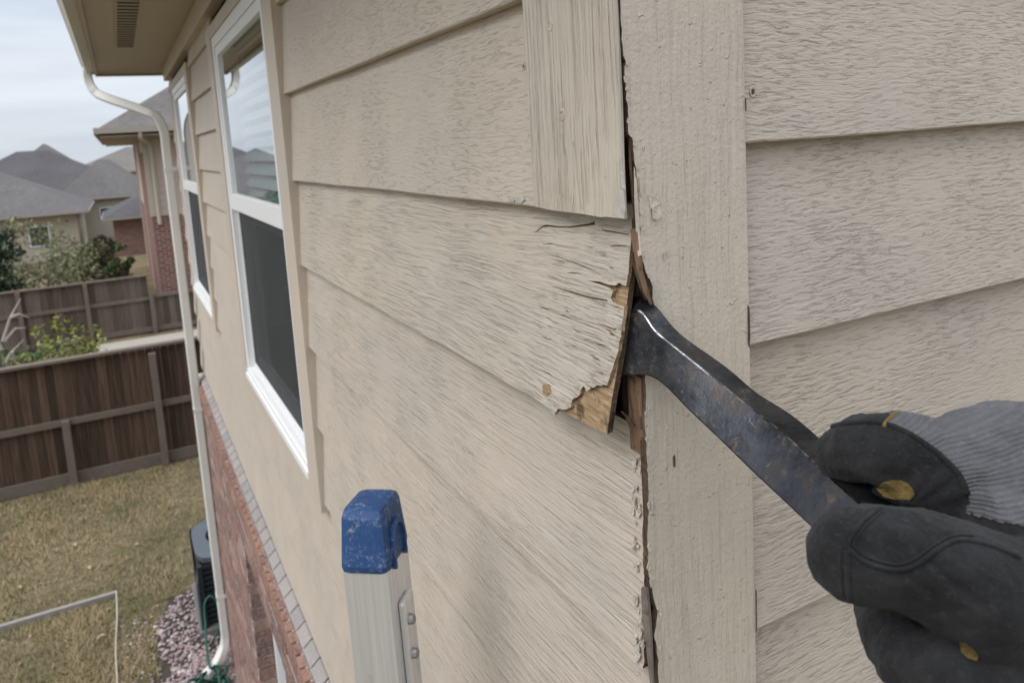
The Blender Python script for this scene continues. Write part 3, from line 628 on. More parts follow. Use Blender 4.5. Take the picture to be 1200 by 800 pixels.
# orange course under sloped grey-pink cap units
y = .02; k = 0
led = MB().box((-.030, .0, -1.868), (.079, WEND, -1.765)).build('ledge', M_MOR, house)
while y < WEND-.05:
    fr_ = Matrix.Translation((BX-.02, y+.033, -1.83))
    if k == 0: bm_ = MB().box((BX-.016, y, -1.866), (BX+.03, y+.066, -1.786), 0, .004).build('brick', M_BRO, led, fr_).data
    else: link(bpy.data.objects.new('brick', bm_), led, fr_)
    y += .077; k += 1
y = .02; k = 0
while y < WEND-.08:
    fr_ = Matrix.Translation((BX/2, y+.05, -1.76))
    if k == 0:
        V = [(BX+.010, -.785), (BX+.010, -.764), (.003, -.736), (.026, -.736), (.026, -.784)]
        cp = MB().sweep([[(x, yy, z-1.0) for x, z in V] for yy in (y, y+.108)]).build('cap_brick', M_CAP, led, fr_).data
    else: link(bpy.data.objects.new('cap_brick', cp), led, fr_)
    y += .117; k += 1

# ================================================================== PRY BAR
def bar_mat():
    m, t, b = mat('worn_blued_steel', .4, (.05, .055, .07), .85, .5); v = coords(t, (1, 1, 1), False)
    n = noise(t, v, 55, 6, .7); n2 = noise(t, v, 22, 4, .65); sc_ = noise(t, coords(t, (25, 25, 25), False, .05, 30), 6, 4, .7)
    c = mixc(t, ramp(t, n2, [(.35, 0.), (.65, 1.)]), (.024, .025, .028), (.085, .088, .097))
    c = mixc(t, ramp(t, n2, [(.56, 0.), (.68, .55)]), c, (.085, .06, .042)); c = mixc(t, ramp(t, n, [(.58, 0.), (.68, .8)]), c, (.11, .068, .04)); c = mixc(t, ramp(t, sc_, [(.63, 0.), (.72, .6)]), c, (.30, .29, .28))
    t.links.new(c, b.inputs['Base Color'])
    rr = N(t, 'ShaderNodeMapRange'); rr.inputs['To Min'].default_value = .16; rr.inputs['To Max'].default_value = .60; t.links.new(n, rr.inputs['Value']); t.links.new(rr.outputs[0], b.inputs['Roughness'])
    gy = N(t, 'ShaderNodeNewGeometry'); edge_hl = math_(t, 'MULTIPLY', ramp(t, gy.outputs['Pointiness'], [(.515, 0.), (.56, 1.)]), ramp(t, n2, [(.38, .15), (.55, 1.)]))  # worn edges, lightened in colour to carry the ridge highlight
    c = mixc(t, edge_hl, c, (.50, .50, .51)); t.links.new(c, b.inputs['Base Color'])
    mm = ramp(t, n, [(.56, .9), (.68, .3)]); t.links.new(mm, b.inputs['Metallic']); nb = bump(t, b, n, .0012); bump(t, b, n2, .002, .6, nb); return m
M_BAR = bar_mat()
M_BRT, t, b = mat('worn_highlight_steel', .22, (.5, .5, .52), 1.0); nn = noise(t, coords(t, (1, 1, 1), False), 42, 5, .7)  # ridge strip: worn steel, its colour brightened to paint in the highlight
t.links.new(mixc(t, ramp(t, nn, [(.42, 1.), (.60, 0.)]), (.46, .46, .48), (.07, .07, .08)), b.inputs['Base Color']); bump(t, b, nn, .001)
st = [  # lower edge, ridge, top edge, depth
    ((700, 428), (712, 385), (722, 350), .775, .003), ((716, 437), (730, 372), (738, 345), .745, .008), ((738, 438), (750, 364), (752, 349), .722, .014), ((760, 439), (768, 388), (769, 359), .703, .018),
    ((780, 451), (793, 408), (797, 391), .683, .019), ((809, 480), (838, 444), (851, 430), .655, .020), ((845, 514), (876, 475), (888, 461), .622, .020), ((881, 549), (915, 505), (929, 487), .588, .020),
    ((916, 582), (950, 538), (966, 518), .548, .020), ((952, 616), (986, 571), (1004, 549), .508, .020), ((1040, 699), (1078, 652), (1098, 628), .425, .019), ((1062, 720), (1100, 672), (1120, 648), .408, .018)]
S_ = np.array([[*l, *r_, *t_, d, th] for l, r_, t_, d, th in st]); S_ = np.array(smoothpath(S_, 5))
rings = []
for q_ in S_:
    l, r_, t_, d, th = q_[0:2], q_[2:4], q_[4:6], q_[6], q_[7]
    A_, B_, C_ = at(*l, d), at(*r_, d-.005), at(*t_, d+.014)
    back = fwd*th; rings.append([A_, A_+(B_-A_)*.5-fwd*.0006, B_-(B_-A_)*.025, B_+(C_-B_)*.05, C_, C_+back*.9, (A_+B_)/2+back*1.25, A_+back*.85, A_+back*.12-(B_-A_)*.03])
pb = MB().sweep(rings); nr = len(rings[0]); pb.m = [1 if (i < (len(rings)-1)*nr and i % nr == 2) else 0 for i in range(len(pb.f))]; ob = pb.build('pry_bar', [M_BAR, M_BRT], None, Matrix.Translation(Vector([float(q) for q in rings[0][0]])), True); ob.data.set_sharp_from_angle(angle=radians(14))
bv = ob.modifiers.new('bevel', 'BEVEL'); bv.width = .0012; bv.segments = 2; bv.limit_method = 'ANGLE'; bv.angle_limit = radians(14); bv.harden_normals = True
tag(ob, 'worn dark steel pry bar wedged under the loose board', 'pry bar')

# ================================================================== GLOVED HAND
def fabric(name, c0, c1, nb_=900, rib=False):
    m, t, b = mat(name, .85, c0, 0, .15); v = coords(t, (1, 1, 1), False); n = noise(t, v, nb_, 3, .6); n2 = noise(t, v, 40, 4, .6); n3 = noise(t, v, 260, 3, .7)
    c = mixc(t, ramp(t, n2, [(.35, 0.), (.68, 1.)]), c0, c1); c = mixc(t, ramp(t, n3, [(.56, 0.), (.74, .4)]), c, tuple(min(1, x*1.8+.015) for x in c1))
    b.inputs['Sheen Weight'].default_value = .06; b.inputs['Sheen Roughness'].default_value = .6
    if rib:
        gd = -.42*CR+.90*CU; dt = N(t, 'ShaderNodeVectorMath', operation='DOT_PRODUCT'); dt.inputs[1].default_value = tuple(float(q)*2*pi/.0021 for q in gd)
        t.links.new(coords(t, (1, 1, 1), False, .0016, 55), dt.inputs[0]); sn = math_(t, 'SINE', dt.outputs['Value']); rb = math_(t, 'MULTIPLY_ADD', sn, .5); rb.node.inputs[2].default_value = .5
        c = mixc(t, math_(t, 'MULTIPLY', math_(t, 'SUBTRACT', 1.0, rb), .30), c, tuple(x*.5 for x in c0)); pb_ = bump(t, b, rb, .0006)
        bump(t, b, n, .0006, 1.0, pb_)
    else:
        p1 = bump(t, b, n2, .005, .8); p1 = bump(t, b, n3, .0012, .8, p1); bump(t, b, n, .0007, 1.0, p1)
    t.links.new(c, b.inputs['Base Color']); return m
M_GLV = fabric('black_glove_suede', (.0085, .0085, .0092), (.021, .021, .0225)); M_KNT = fabric('grey_knit', (.085, .085, .092), (.118, .118, .126), rib=True); M_YEL = fabric('yellow_lining', (.09, .062, .018), (.18, .125, .036)); M_SLV = fabric('dark_sleeve', (.03, .033, .04), (.05, .053, .06))
def capsules(chains):
    bm = bmesh.new()
    for ch in chains:
        P = [(at(x, y, d), r_) for x, y, d, r_ in ch]
        for i in range(len(P)-1):
            (a, ra), (b2, rb) = P[i], P[i+1]; n = max(2, int(np.linalg.norm(b2-a)/.004))
            for k in range(n+1):
                if k == n and i < len(P)-2: continue
                q = a+(b2-a)*k/n; rr = ra+(rb-ra)*k/n
                bmesh.ops.create_icosphere(bm, subdivisions=2, radius=rr, matrix=Matrix.Translation(Vector(q)))
    return bm
chains = [
    [(1085, 556, .475, .026), (1135, 552, .47, .036), (1190, 552, .465, .044), (1260, 562, .455, .047), (1350, 600, .44, .044), (1450, 640, .43, .036)],     # back of the hand to the wrist
    [(1040, 598, .495, .017), (1095, 602, .485, .028), (1160, 610, .475, .034)], [(1072, 722, .445, .016), (1110, 735, .44, .022), (1170, 760, .435, .028)],     # palm behind the bar
    [(1190, 580, .455, .040), (1230, 650, .43, .042), (1300, 640, .43, .042)],                                                                                # ball of the thumb
    [(1140, 560, .475, .031), (1090, 541, .478, .0285), (1050, 529, .485, .0265), (1015, 524, .50, .0235), (988, 532, .52, .019), (985, 560, .545, .016)],   # index finger over the bar
    [(1160, 575, .50, .030), (1110, 590, .53, .026), (1060, 640, .55, .022), (1038, 705, .50, .021), (1052, 745, .435, .0215), (1072, 778, .405, .0205), (1100, 790, .39, .019)],     # middle finger, behind the bar and back under it
    [(1200, 600, .50, .030), (1150, 660, .545, .024), (1095, 735, .50, .022), (1115, 785, .43, .0215), (1140, 805, .40, .020), (1165, 800, .385, .018)],                                              # ring finger
    [(1240, 640, .48, .028), (1200, 720, .53, .021), (1160, 790, .50, .020), (1190, 840, .45, .019), (1220, 830, .41, .017)],                                                               # little finger
    [(1003, 650, .402, .0262), (1030, 650, .400, .0272), (1065, 654, .398, .0276), (1110, 672, .396, .0305), (1160, 698, .398, .034), (1220, 715, .405, .037), (1280, 690, .42, .040)],     # thumb across the front of the bar
]
bm = capsules(chains); me = bpy.data.meshes.new('glove'); bm.to_mesh(me); bm.free()
tmp = bpy.data.objects.new('glove_tmp', me); col.objects.link(tmp)
md = tmp.modifiers.new('r', 'REMESH'); md.mode = 'VOXEL'; md.voxel_size = .0016
sm = tmp.modifiers.new('s', 'SMOOTH'); sm.iterations = 9; sm.factor = .5
dg = bpy.context.evaluated_depsgraph_get(); ev = tmp.evaluated_get(dg); gm = bpy.data.meshes.new_from_object(ev)
bpy.data.objects.remove(tmp)
GV = np.zeros(len(gm.vertices)*3); gm.vertices.foreach_get('co', GV); GV = GV.reshape(-1, 3)
GN = np.zeros(len(gm.vertices)*3); gm.vertices.foreach_get('normal', GN); GN = GN.reshape(-1, 3)
GF = [tuple(p.vertices) for p in gm.polygons]
# soft cloth folds
def vnoise(P, f, s):
    rr = np.random.default_rng(s); a = 0
    for k in range(5):
        w_ = rr.normal(size=3); w_ /= np.linalg.norm(w_); a = a+np.sin(P@w_*f*(1+.4*k)+rr.uniform(0, 6))/5
    return a
GV = GV+GN*(vnoise(GV, 210, 1)*.0011+vnoise(GV, 480, 2)*.0005)[:, None]
GP0 = GV-CAM; z_ = GP0@fwd; gx, gy = 600+F*(GP0@CR)/z_, CY-F*(GP0@CU)/z_
def bell(q, c, w_): return np.exp(-((q-c)/w_)**2)
# creases: across the bent index finger, round the thumb joint, at the tucked fingertips
m1 = bell(gx, 1095, 38)*bell(gy, 555, 34); ang = np.arctan2(gy-600, gx-1062); GV = GV-GN*(m1*.0019*np.abs(np.sin(ang*7.5+.7*np.sin(gx*.05)))**3)[:, None]
m2 = bell(gx, 1115, 48)*bell(gy, 690, 40)*(z_ < .42); GV = GV-GN*(m2*.0015*np.abs(np.sin((gx*.85-gy*.55)*.085+np.sin(gy*.06)))**4)[:, None]
m3 = bell(gx, 1060, 46)*bell(gy, 770, 34); GV = GV-GN*(m3*.0018*np.abs(np.sin((gx*.5+gy*.85)*.10+np.sin(gx*.08)))**4)[:, None]
m4 = bell(gx, 1000, 34)*bell(gy, 520, 30); GV = GV-GN*(m4*.0012*np.abs(np.sin((gx*.9+gy*.4)*.11+np.sin(gy*.1)))**4)[:, None]
person = empty('person', at(1250, 640, .45), 'hand in a black and grey work glove gripping the pry bar', 'person')
fr_g = Matrix.Translation(Vector([float(q) for q in at(1100, 620, .45)]))
glove = mk('glove', GV, GF, M_GLV, person, fr_g, smooth=True)
def pxy(P): q = P-CAM; z = q@fwd; return np.stack([600+F*(q@CR)/z, CY-F*(q@CU)/z], 1), z
GP, GD = pxy(GV)
bvh = BVHTree.FromPolygons([Vector(v) for v in GV], GF)
def hit(px):
    h = bvh.ray_cast(Vector(CAM), Vector(ray(*px)).normalized()); return np.array(h[0]) if h[0] else None
def panel(name, poly, mt, off, zr=(0, 9)):
    sel = [f for f in GF if inpoly(GP[list(f)].mean(0), poly) and zr[0] < GD[list(f)].mean() < zr[1]]
    ids = sorted({i for f in sel for i in f}); mp_ = {v: i for i, v in enumerate(ids)}; n = len(ids)
    V = np.concatenate([GV[ids]+GN[ids]*off, GV[ids]-GN[ids]*.002]); Fs = [[mp_[i] for i in f] for f in sel]; ed = {}
    for f in Fs:
        for i in range(len(f)): ed[(f[i], f[(i+1) % len(f)])] = 1
    Fs2 = [[b2, a, a+n, b2+n] for (a, b2) in ed if (b2, a) not in ed]
    return mk(name, V, Fs+Fs2, mt, glove, fr_g, smooth=True)
knit = [(1037, 497), (1046, 482), (1040, 440), (1470, 420), (1470, 700), (1250, 640), (1215, 618), (1175, 612), (1134, 601), (1137, 585), (1133, 572), (1120, 549), (1104, 534), (1088, 522), (1063, 508)]
panel('knit_back', knit, M_KNT, .0011, (.36, .70))
def patch(name, poly, mt, off):
    hs = [hit(p) for p in poly]; dm = float(np.median([np.linalg.norm(h-CAM) for h in hs if h is not None]))
    def f(u, v, d):
        h = hit((u, v)); r1 = ray(u, v)/np.linalg.norm(ray(u, v))
        k = np.linalg.norm(h-CAM) if h is not None else dm
        return tuple(CAM+r1*(min(max(k, dm-.012), dm+.012)-off+d))
    plate(name, poly, [], 3.0, f, .0025, [mt, mt], glove, fr_g)
patch('yellow_lining', [(1026, 572), (1033, 566), (1044, 562), (1054, 562), (1064, 566), (1070, 573), (1072, 580), (1066, 586), (1052, 586), (1036, 582)][::-1], M_YEL, .0008)
patch('yellow_patch', [(1124, 752), (1132, 753), (1141, 760), (1147, 768), (1145, 774), (1134, 771), (1126, 763)][::-1], M_YEL, .0008)
def seam(name, px, r_, mt, push=.0004):
    P = [hit(p) for p in px]; P = [p for p in P if p is not None]
    if len(P) > 1:
        dd = [P[0]]
        for p in P[1:]:
            if np.linalg.norm(p-dd[-1]) < .03: dd.append(p)
        if len(dd) > 1: MB().tube([p-ray(*pxy(p[None])[0][0])/np.linalg.norm(ray(*pxy(p[None])[0][0]))*push for p in dd], r_, 6).build(name, mt, glove, fr_g, True)
def dens(px, n=6): return [tuple(q) for q in smoothpath([(x, y, 0) for x, y in px], n)]
seam('seam', [(a, b2) for a, b2, _ in dens([(1032, 594), (1010, 612), (998, 630), (995, 642), (1010, 656), (1032, 664), (1055, 667), (1075, 660), (1096, 645), (1118, 633), (1140, 633), (1163, 639), (1195, 652)])], .0013, M_GLV)
seam('seam', [(a, b2) for a, b2, _ in dens([(1034, 598), (1014, 616), (1003, 632), (1001, 640), (1014, 651), (1034, 658), (1054, 661), (1073, 654), (1094, 639), (1117, 627), (1140, 627)])], .0007, M_GLV)
seam('seam', [(a, b2) for a, b2, _ in dens([(993, 645), (993, 665), (994, 690), (996, 703)])], .0013, M_GLV)
seam('seam', [(a, b2) for a, b2, _ in dens([(985, 640), (985, 665), (986, 690), (988, 699)])], .0006, M_GLV)
seam('yellow_piping', [(a, b2) for a, b2, _ in dens([(1036, 500), (1040, 493), (1050, 485)])], .0017, M_YEL, .001)
seam('seam', [(a, b2) for a, b2, _ in dens([(962, 505), (985, 497), (1015, 494), (1040, 497), (1066, 508), (1092, 525), (1110, 540), (1126, 558), (1134, 578)])], .0019, M_GLV)
sl_ = MB().tube([at(1430, 632, .433), at(1500, 660, .42), at(1620, 720, .40), at(1800, 800, .38)], [.040, .050, .055, .058], 20).build('sleeve', M_SLV, person, fr_g, True)

# ================================================================== LADDER
def alu():
    m, t, b = mat('brushed_aluminium', .42, (.72, .72, .73), .75, .5); v = coords(t, (160, 160, 3), False); n = noise(t, v, 1, 4, .65); n2 = noise(t, coords(t, (1, 1, 1), False), 30, 4, .6)
    c = mixc(t, ramp(t, n, [(.3, 0.), (.7, 1.)]), (.70, .70, .71), (.88, .88, .89)); c = mixc(t, ramp(t, n2, [(.62, 0.), (.75, .4)]), c, (.40, .39, .37)); t.links.new(c, b.inputs['Base Color'])
    bump(t, b, n, .0006); return m
M_ALU = alu()
def bluecap():
    m, t, b = mat('blue_rubber', .5, (.02, .07, .2), 0, .4); v = coords(t, (1, 1, 1), False); n = noise(t, v, 150, 8, .8); n2 = noise(t, v, 38, 4, .65); c = mixc(t, n2, (.012, .045, .145), (.022, .075, .21))
    k = math_(t, 'MULTIPLY', ramp(t, n, [(.50, 0.), (.68, .7)]), ramp(t, n2, [(.46, .05), (.62, 1.)])); c = mixc(t, k, c, (.42, .45, .50)); t.links.new(c, b.inputs['Base Color']); bump(t, b, n, .001); return m
M_BLU = bluecap(); M_RIV = plain('rivet', (.30, .30, .30), .5, .6)
pL, pR = at(402, 670, 1.0), at(453, 660, .985); ex = (pR-pL); ex[2] = 0; RW = np.linalg.norm(ex); ex /= RW; ey = np.array([-ex[1], ex[0], 0.]); ez0 = np.array([0, 0, 1.])
lean = radians(1.5); ez = ez0*cos(lean)+ey*sin(lean)-ex*.028; ez /= np.linalg.norm(ez); ex = ex-ez*(ex@ez); ex /= np.linalg.norm(ex); ey2 = np.cross(ez, ex); base = pL+ez*0
FL = Matrix(((ex[0], ey2[0], ez[0], base[0]), (ex[1], ey2[1], ez[1], base[1]), (ex[2], ey2[2], ez[2], base[2]), (0, 0, 0, 1)))
def lw_(p): return np.array(FL @ Vector(p))
Lg = (pL[2]-GZ)/cos(lean)
lad = empty('ladder', lw_((-.3, .04, -Lg+.03)), 'aluminium ladder with a scuffed blue rubber cap in front of the siding', 'ladder')
def lbox(mb, a, b2, bev=.002):
    q = MB().box(a, b2, 0, bev); mb.add([lw_(p) for p in q.v], q.f)
    return mb
for x0 in (0.0, -.80):
    r_ = MB(); lbox(r_, (x0, 0, -Lg), (x0+RW, .004, .002), .001)
    lbox(r_, (x0+(.004 if x0 < 0 else RW-.004), .0042, -Lg), (x0+(.0 if x0 < 0 else RW), .075, .002), .0008); lbox(r_, (x0, .0752, -Lg), (x0+RW, .079, .002), .001)
    r_.build('rail', M_ALU, lad, FL)
    cp_ = MB().box((x0-.003, -.004, -.003), (x0+RW+.003, .083, .084), 0, .012)
    V = []
    for (x, y, z) in cp_.v:
        tz = max(0, (z-.02)/.064); yy = y+(.012*tz*tz if y < .04 else -.006*tz*tz); V.append((x+(.004*tz if x < x0+RW/2 else -.007*tz*tz), yy, z))
    cap = mk('end_cap', [lw_(p) for p in V], cp_.f, M_BLU, lad, FL)
    ar = MB(); pts = [(.018, -.004), (.018, .035), (.026, .052), (.040, .058), (.054, .052), (.062, .035), (.062, -.004)]
    for i in range(len(pts)-1):
        (a1, b1), (a2, b2) = pts[i], pts[i+1]; ar.add([lw_((x0+RW+d, y, z)) for d in (.0, .0065) for y, z in ((a1, b1), (a2, b2), (a2+(.04-a2)*.18, b2-(b2)*.12), (a1+(.04-a1)*.18, b1-b1*.12))], [(0, 1, 2, 3), (4, 7, 6, 5), (0, 4, 5, 1), (2, 6, 7, 3), (1, 5, 6, 2), (0, 3, 7, 4)])
    ar.build('cap_rib', M_BLU, cap, FL)
    if x0 == 0:
        br = MB(); lbox(br, (RW+.0005, .022, -.30), (RW+.010, .060, -.055), .0045); lk = br.build('rung_bracket', M_ALU, lad, FL)
        for z in (-.085, -.135, -.19):
            rv = MB(); rv.tube([lw_((RW+.0095, .034, z)), lw_((RW+.0165, .034, z)), lw_((RW+.0185, .034, z))], [.0075, .0068, .003], 10); rv.build('rivet', M_RIV, lk, FL)
z = -.30
while z > -Lg+.15:
    rg = MB(); rg.tube([lw_((-.74, .038, z)), lw_((.002, .038, z))], .016, 10); rg.build('rung', M_ALU, lad, FL); z -= .30
for x0 in (0.0, -.80): lb = MB(); lbox(lb, (x0-.006, -.01, -Lg-.005), (x0+RW+.006, .09, -Lg+.04), .004); lb.build('foot', M_BLU, lad, FL)

# ================================================================== FENCES
def fence(name, y, x0, x1, h, sp, posts, rails, label, m_, cap=True, low=None):
    e = empty(name, ((x0+x1)/2, y, GZ), label, 'fence', None); me = None; x = x0; k = 0; cache = {}
    while x < x1:
        hh = h if (low is None or x < low[0]) else low[1]; hv = round(random.choice((-.012, 0, .01)), 3); key = (hh, hv)
        fr_ = Matrix.Translation((x, y+random.uniform(-.004, .004), GZ))
        if key not in cache: cache[key] = MB().box((x-sp*.492, fr_.translation.y, GZ), (x+sp*.492, fr_.translation.y+.018, GZ+hh-.03+hv), 0, .003).build('picket', m_, e, fr_).data
        else: link(bpy.data.objects.new('picket', cache[key]), e, fr_)
        x += sp; k += 1
    for rz, rh, rx0, rx1 in rails: box('rail', (rx0, y-.045, GZ+rz-rh/2), (rx1, y-.006, GZ+rz+rh/2), M_FNR, e, I4, .004)
    for px_, ph in posts: box('post', (px_-.045, y-.135, GZ), (px_+.045, y-.047, GZ+ph), M_FNR, e, I4, .006)
    if cap: box('cap_rail', (x0, y-.07, GZ+h-.035), (low[0]-.05 if low else x1, y+.06, GZ+h+.003), M_FNR, e, I4, .004)
fence('wooden_fence', 10.6, -7.0, 3.5, 1.70, .098, [(-.30, 1.6), (-1.40, .9), (-2.75, 1.6), (-4.1, 1.6), (-5.4, 1.6), (1.2, 1.6)], [(.86, .085, -7, 3.5), (.09, .16, -7, 3.5)], 'dark weathered picket fence along the dry lawn', M_FN1)
fence('wooden_fence', 19.45, -9.0, 4.0, 1.44, .14, [(-.06, 1.02), (-1.42, 1.4), (-2.75, 1.4), (-4.1, 1.4), (-5.4, 1.4), (1.3, .9)], [(.86, .085, -9, -.05), (.10, .12, -9, 4), (.90, .07, -.05, 4)], 'grey picket fence beyond the concrete path', M_FN2, True, (-.05, .90))

# ================================================================== NEIGHBOUR HOUSES
def hip(x0, x1, y0, y1, ze, zr, ov=.5, th=.12):
    """hip roof: overhanging eave ring, ridge along the longer side"""
    X0, X1, Y0_, Y1_ = x0-ov, x1+ov, y0-ov, y1+ov; s = min(X1-X0, Y1_-Y0_)/2
    if X1-X0 >= Y1_-Y0_: r1, r2 = ((X0+s, (Y0_+Y1_)/2, zr), (X1-s-.01, (Y0_+Y1_)/2, zr))
    else: r1, r2 = (((X0+X1)/2, Y0_+s, zr), ((X0+X1)/2, Y1_-s-.01, zr))
    V = [(X0, Y0_, ze), (X1, Y0_, ze), (X1, Y1_, ze), (X0, Y1_, ze), r1, r2]+[(X0, Y0_, ze-th), (X1, Y0_, ze-th), (X1, Y1_, ze-th), (X0, Y1_, ze-th)]
    Fs = ([(0, 1, 5, 4), (1, 2, 5), (2, 3, 4, 5), (3, 0, 4)] if X1-X0 >= Y1_-Y0_ else [(0, 1, 4), (1, 2, 5, 4), (2, 3, 5), (3, 0, 4, 5)])+[(6, 9, 8, 7), (0, 6, 7, 1), (1, 7, 8, 2), (2, 8, 9, 3), (3, 9, 6, 0)]
    return V, Fs
def far_house(x0, x1, y0, y1, ze, zr, wall, roofm, label, wins, ov=.5, chim=None, group=None):
    e = empty('house', ((x0+x1)/2, (y0+y1)/2, GZ), label, 'house', group)
    box('wall', (x0, y0, GZ), (x1, y1, ze-.12), wall, e); V, Fs = hip(x0, x1, y0, y1, ze, zr, ov); rf = mk('roof', V, Fs, [roofm], e)
    fb = MB(); fb.box((x0-ov-.02, y0-ov-.03, ze-.11), (x1+ov+.02, y0-ov-.001, ze-.005)); fb.box((x0-ov-.03, y0-ov, ze-.11), (x0-ov-.001, y1+ov, ze-.005)); fb.box((x1+ov+.001, y0-ov, ze-.11), (x1+ov+.03, y1+ov, ze-.005)); fb.build('fascia', M_TAU, e)
    for (a, c, z0, z1) in wins:
        wo = MB().box((a, y0-.05, z0), (c, y0-.01, z1)).build('window', M_VIN, e); box('pane', (a+.06, y0-.06, z0+.06), (c-.06, y0-.052, z1-.06), M_GLS, wo); box('dark_room_sheet', (a+.05, y0-.0515, z0+.05), (c-.05, y0-.0505, z1-.05), M_ROOM, wo)  # thin dark sheet behind each pane stands in for an unlit room
    if chim: box('chimney', chim[0], chim[1], M_BTX, rf)
    return e
# the neighbour just behind: siding above brick, gutter, downspout
NX, NY = .22, 21.2
nb_ = empty('house', (NX+4, NY+5, GZ), 'tan siding and red brick house behind the grey fence', 'house')
box('brick_wall', (NX, NY, GZ), (NX+9, NY+11, -1.50), M_BTX, nb_)
k = 0; z = -1.49
while z < .45:
    fr_ = Matrix.Translation((NX+4.5, NY, z)); 
    if k == 0: sb_ = mk('siding_board', [(NX+.16, NY-.02, z), (NX+8.9, NY-.02, z), (NX+8.9, NY-.002, z+.21), (NX+.16, NY-.002, z+.21), (NX+.16, NY+.03, z), (NX+8.9, NY+.03, z), (NX+8.9, NY+.03, z+.21), (NX+.16, NY+.03, z+.21)], [(0, 1, 2, 3), (0, 4, 5, 1), (4, 7, 6, 5), (3, 2, 6, 7), (0, 3, 7, 4), (1, 5, 6, 2)], M_NWL, nb_, fr_).data
    else: link(bpy.data.objects.new('siding_board', sb_), nb_, fr_)
    z += .20; k += 1
box('wall', (NX+.02, NY+.03, -1.499), (NX+8.95, NY+10.9, .62), M_NWL, nb_)
box('corner_trim', (NX-.02, NY-.03, -1.499), (NX+.155, NY+.15, .60), M_CRM, nb_); box('corner_trim', (NX-.02, NY+5, GZ), (NX+.018, NY+5.4, .60), M_CRM, nb_); box('corner_trim', (NX-.03, NY+10.6, GZ), (NX+.1, NY+11.02, .60), M_CRM, nb_)
# near half of the side wall is full-height brick
box('brick_pier', (NX-.012, NY+.16, -1.6), (NX+.02, NY+4.9, .2), M_BTX, nb_)
V, Fs = hip(NX, NX+9, NY, NY+11, .82, 4.2, .95); rf = mk('roof', V, Fs, [M_SHN], nb_)
box('soffit', (NX-.94, NY-.94, .60), (NX+9.9, NY+11.9, .63), M_SOF, nb_)
gm_ = MB(); gm_.box((NX-1.06, NY-1.07, .68), (NX+9.9, NY-.96, .815)); gm_.box((NX-1.06, NY-.955, .66), (NX-.96, NY+11.9, .83)); gm_.build('gutter', M_TAU, nb_)
MB().tube(smoothpath([(NX-.05, NY-1.0, .68), (NX-.05, NY-.9, .52), (NX+.12, NY-.2, .40), (NX+.17, NY-.09, .2), (NX+.17, NY-.09, -1.0), (NX+.17, NY-.09, -1.7)], 4), .05, 8).build('downspout', M_CRM, nb_)
far_house(-10.2, -2.3, 38, 46, -2.05, .25, M_CRM, M_SHG, 'single-storey cream house with a grey hip roof beyond the trees', [(-8.5, -7.3, -3.4, -2.5), (-4.2, -3.4, -3.5, -2.6)], .5)
far_house(-10.5, .2, 52, 61, -1.75, 1.0, M_CRM, M_SHD, 'cream house with a long dark grey roof behind the nearer roofs', [(-1.6, -.5, -3.4, -2.4)], .5)
far_house(-.9, 4, 37, 42, -2.45, -1.0, M_BTX, M_SHD, 'low brick house with a dark blue-grey roof beside the tan siding house', [], .4)
far_house(-4.5, 6, 75, 85, -.9, 1.3, M_CRM, M_SHT, 'distant house with a tan hip roof on the skyline', [], .5)
far_house(-7.4, -3.0, 64, 72, -.6, 1.65, M_CRM, M_SHG, 'distant house whose brown-grey roof peak rises over the long dark roof', [], .5)
far_house(-3.4, 1.2, 47, 51, -1.9, .15, M_CRM, M_SHG, 'cream house with a small brown-grey roof between the dark roofs', [(-1.6, -.9, -3.2, -2.5)], .4)
far_house(-24, -13, 44, 54, -1.9, 1.4, M_CRM, M_SHD, 'wide cream house standing left of the grey hip roof', [(-19, -17.6, -3.6, -2.5), (-16, -15, -3.6, -2.5)], .5)

# ================================================================== TREES AND SHRUBS
def leafmat(name, cols):
    m, t, b = mat(name, .7, cols[0], 0, .25); g = N(t, 'ShaderNodeNewGeometry'); c = ramp(t, g.outputs['Random Per Island'], [(i/(len(cols)-1), k) for i, k in enumerate(cols)]); t.links.new(c, b.inputs['Base Color'])
    try: b.inputs['Subsurface Weight'].default_value = 0
    except Exception: pass
    return m
M_L1 = leafmat('pale_foliage', [(.15, .17, .08), (.23, .24, .12), (.30, .29, .17), (.10, .12, .06)]); M_L2 = leafmat('dark_foliage', [(.018, .036, .02), (.03, .055, .03), (.045, .07, .035)])
M_L3 = leafmat('yellow_green_foliage', [(.11, .14, .04), (.22, .23, .06), (.30, .27, .08), (.07, .10, .04)]); M_L4 = leafmat('hedge_foliage', [(.05, .085, .03), (.075, .12, .04), (.10, .13, .055)]); M_L5 = leafmat('brown_foliage', [(.07, .065, .035), (.10, .09, .05), (.05, .055, .03)])
M_BRKT = plain('bark', (.12, .095, .075), .9, var=.3, nscale=20, bdist=.004); M_BRKP = plain('pale_bark', (.36, .32, .27), .9, var=.2, nscale=20, bdist=.003)
def leaves(centers, rads, n, size):
    V = []; Fs = []
    C_ = np.array(centers); R_ = np.array(rads); wts = R_**2; idx = rng.choice(len(C_), n, p=wts/wts.sum())
    d = rng.normal(size=(n, 3)); d /= np.linalg.norm(d, axis=1)[:, None]; P = C_[idx]+d*(R_[idx]*rng.uniform(.35, 1.0, n)**.5)[:, None]
    a = rng.normal(size=(n, 3)); a /= np.linalg.norm(a, axis=1)[:, None]; b2 = np.cross(a, rng.normal(size=(n, 3))); b2 /= np.linalg.norm(b2, axis=1)[:, None]
    s = size*rng.uniform(.6, 1.3, n)[:, None]
    V = np.stack([P-a*s, P+b2*s*.45, P+a*s, P-b2*s*.45], 1).reshape(-1, 3); Fs = np.arange(4*n).reshape(-1, 4); return V, Fs
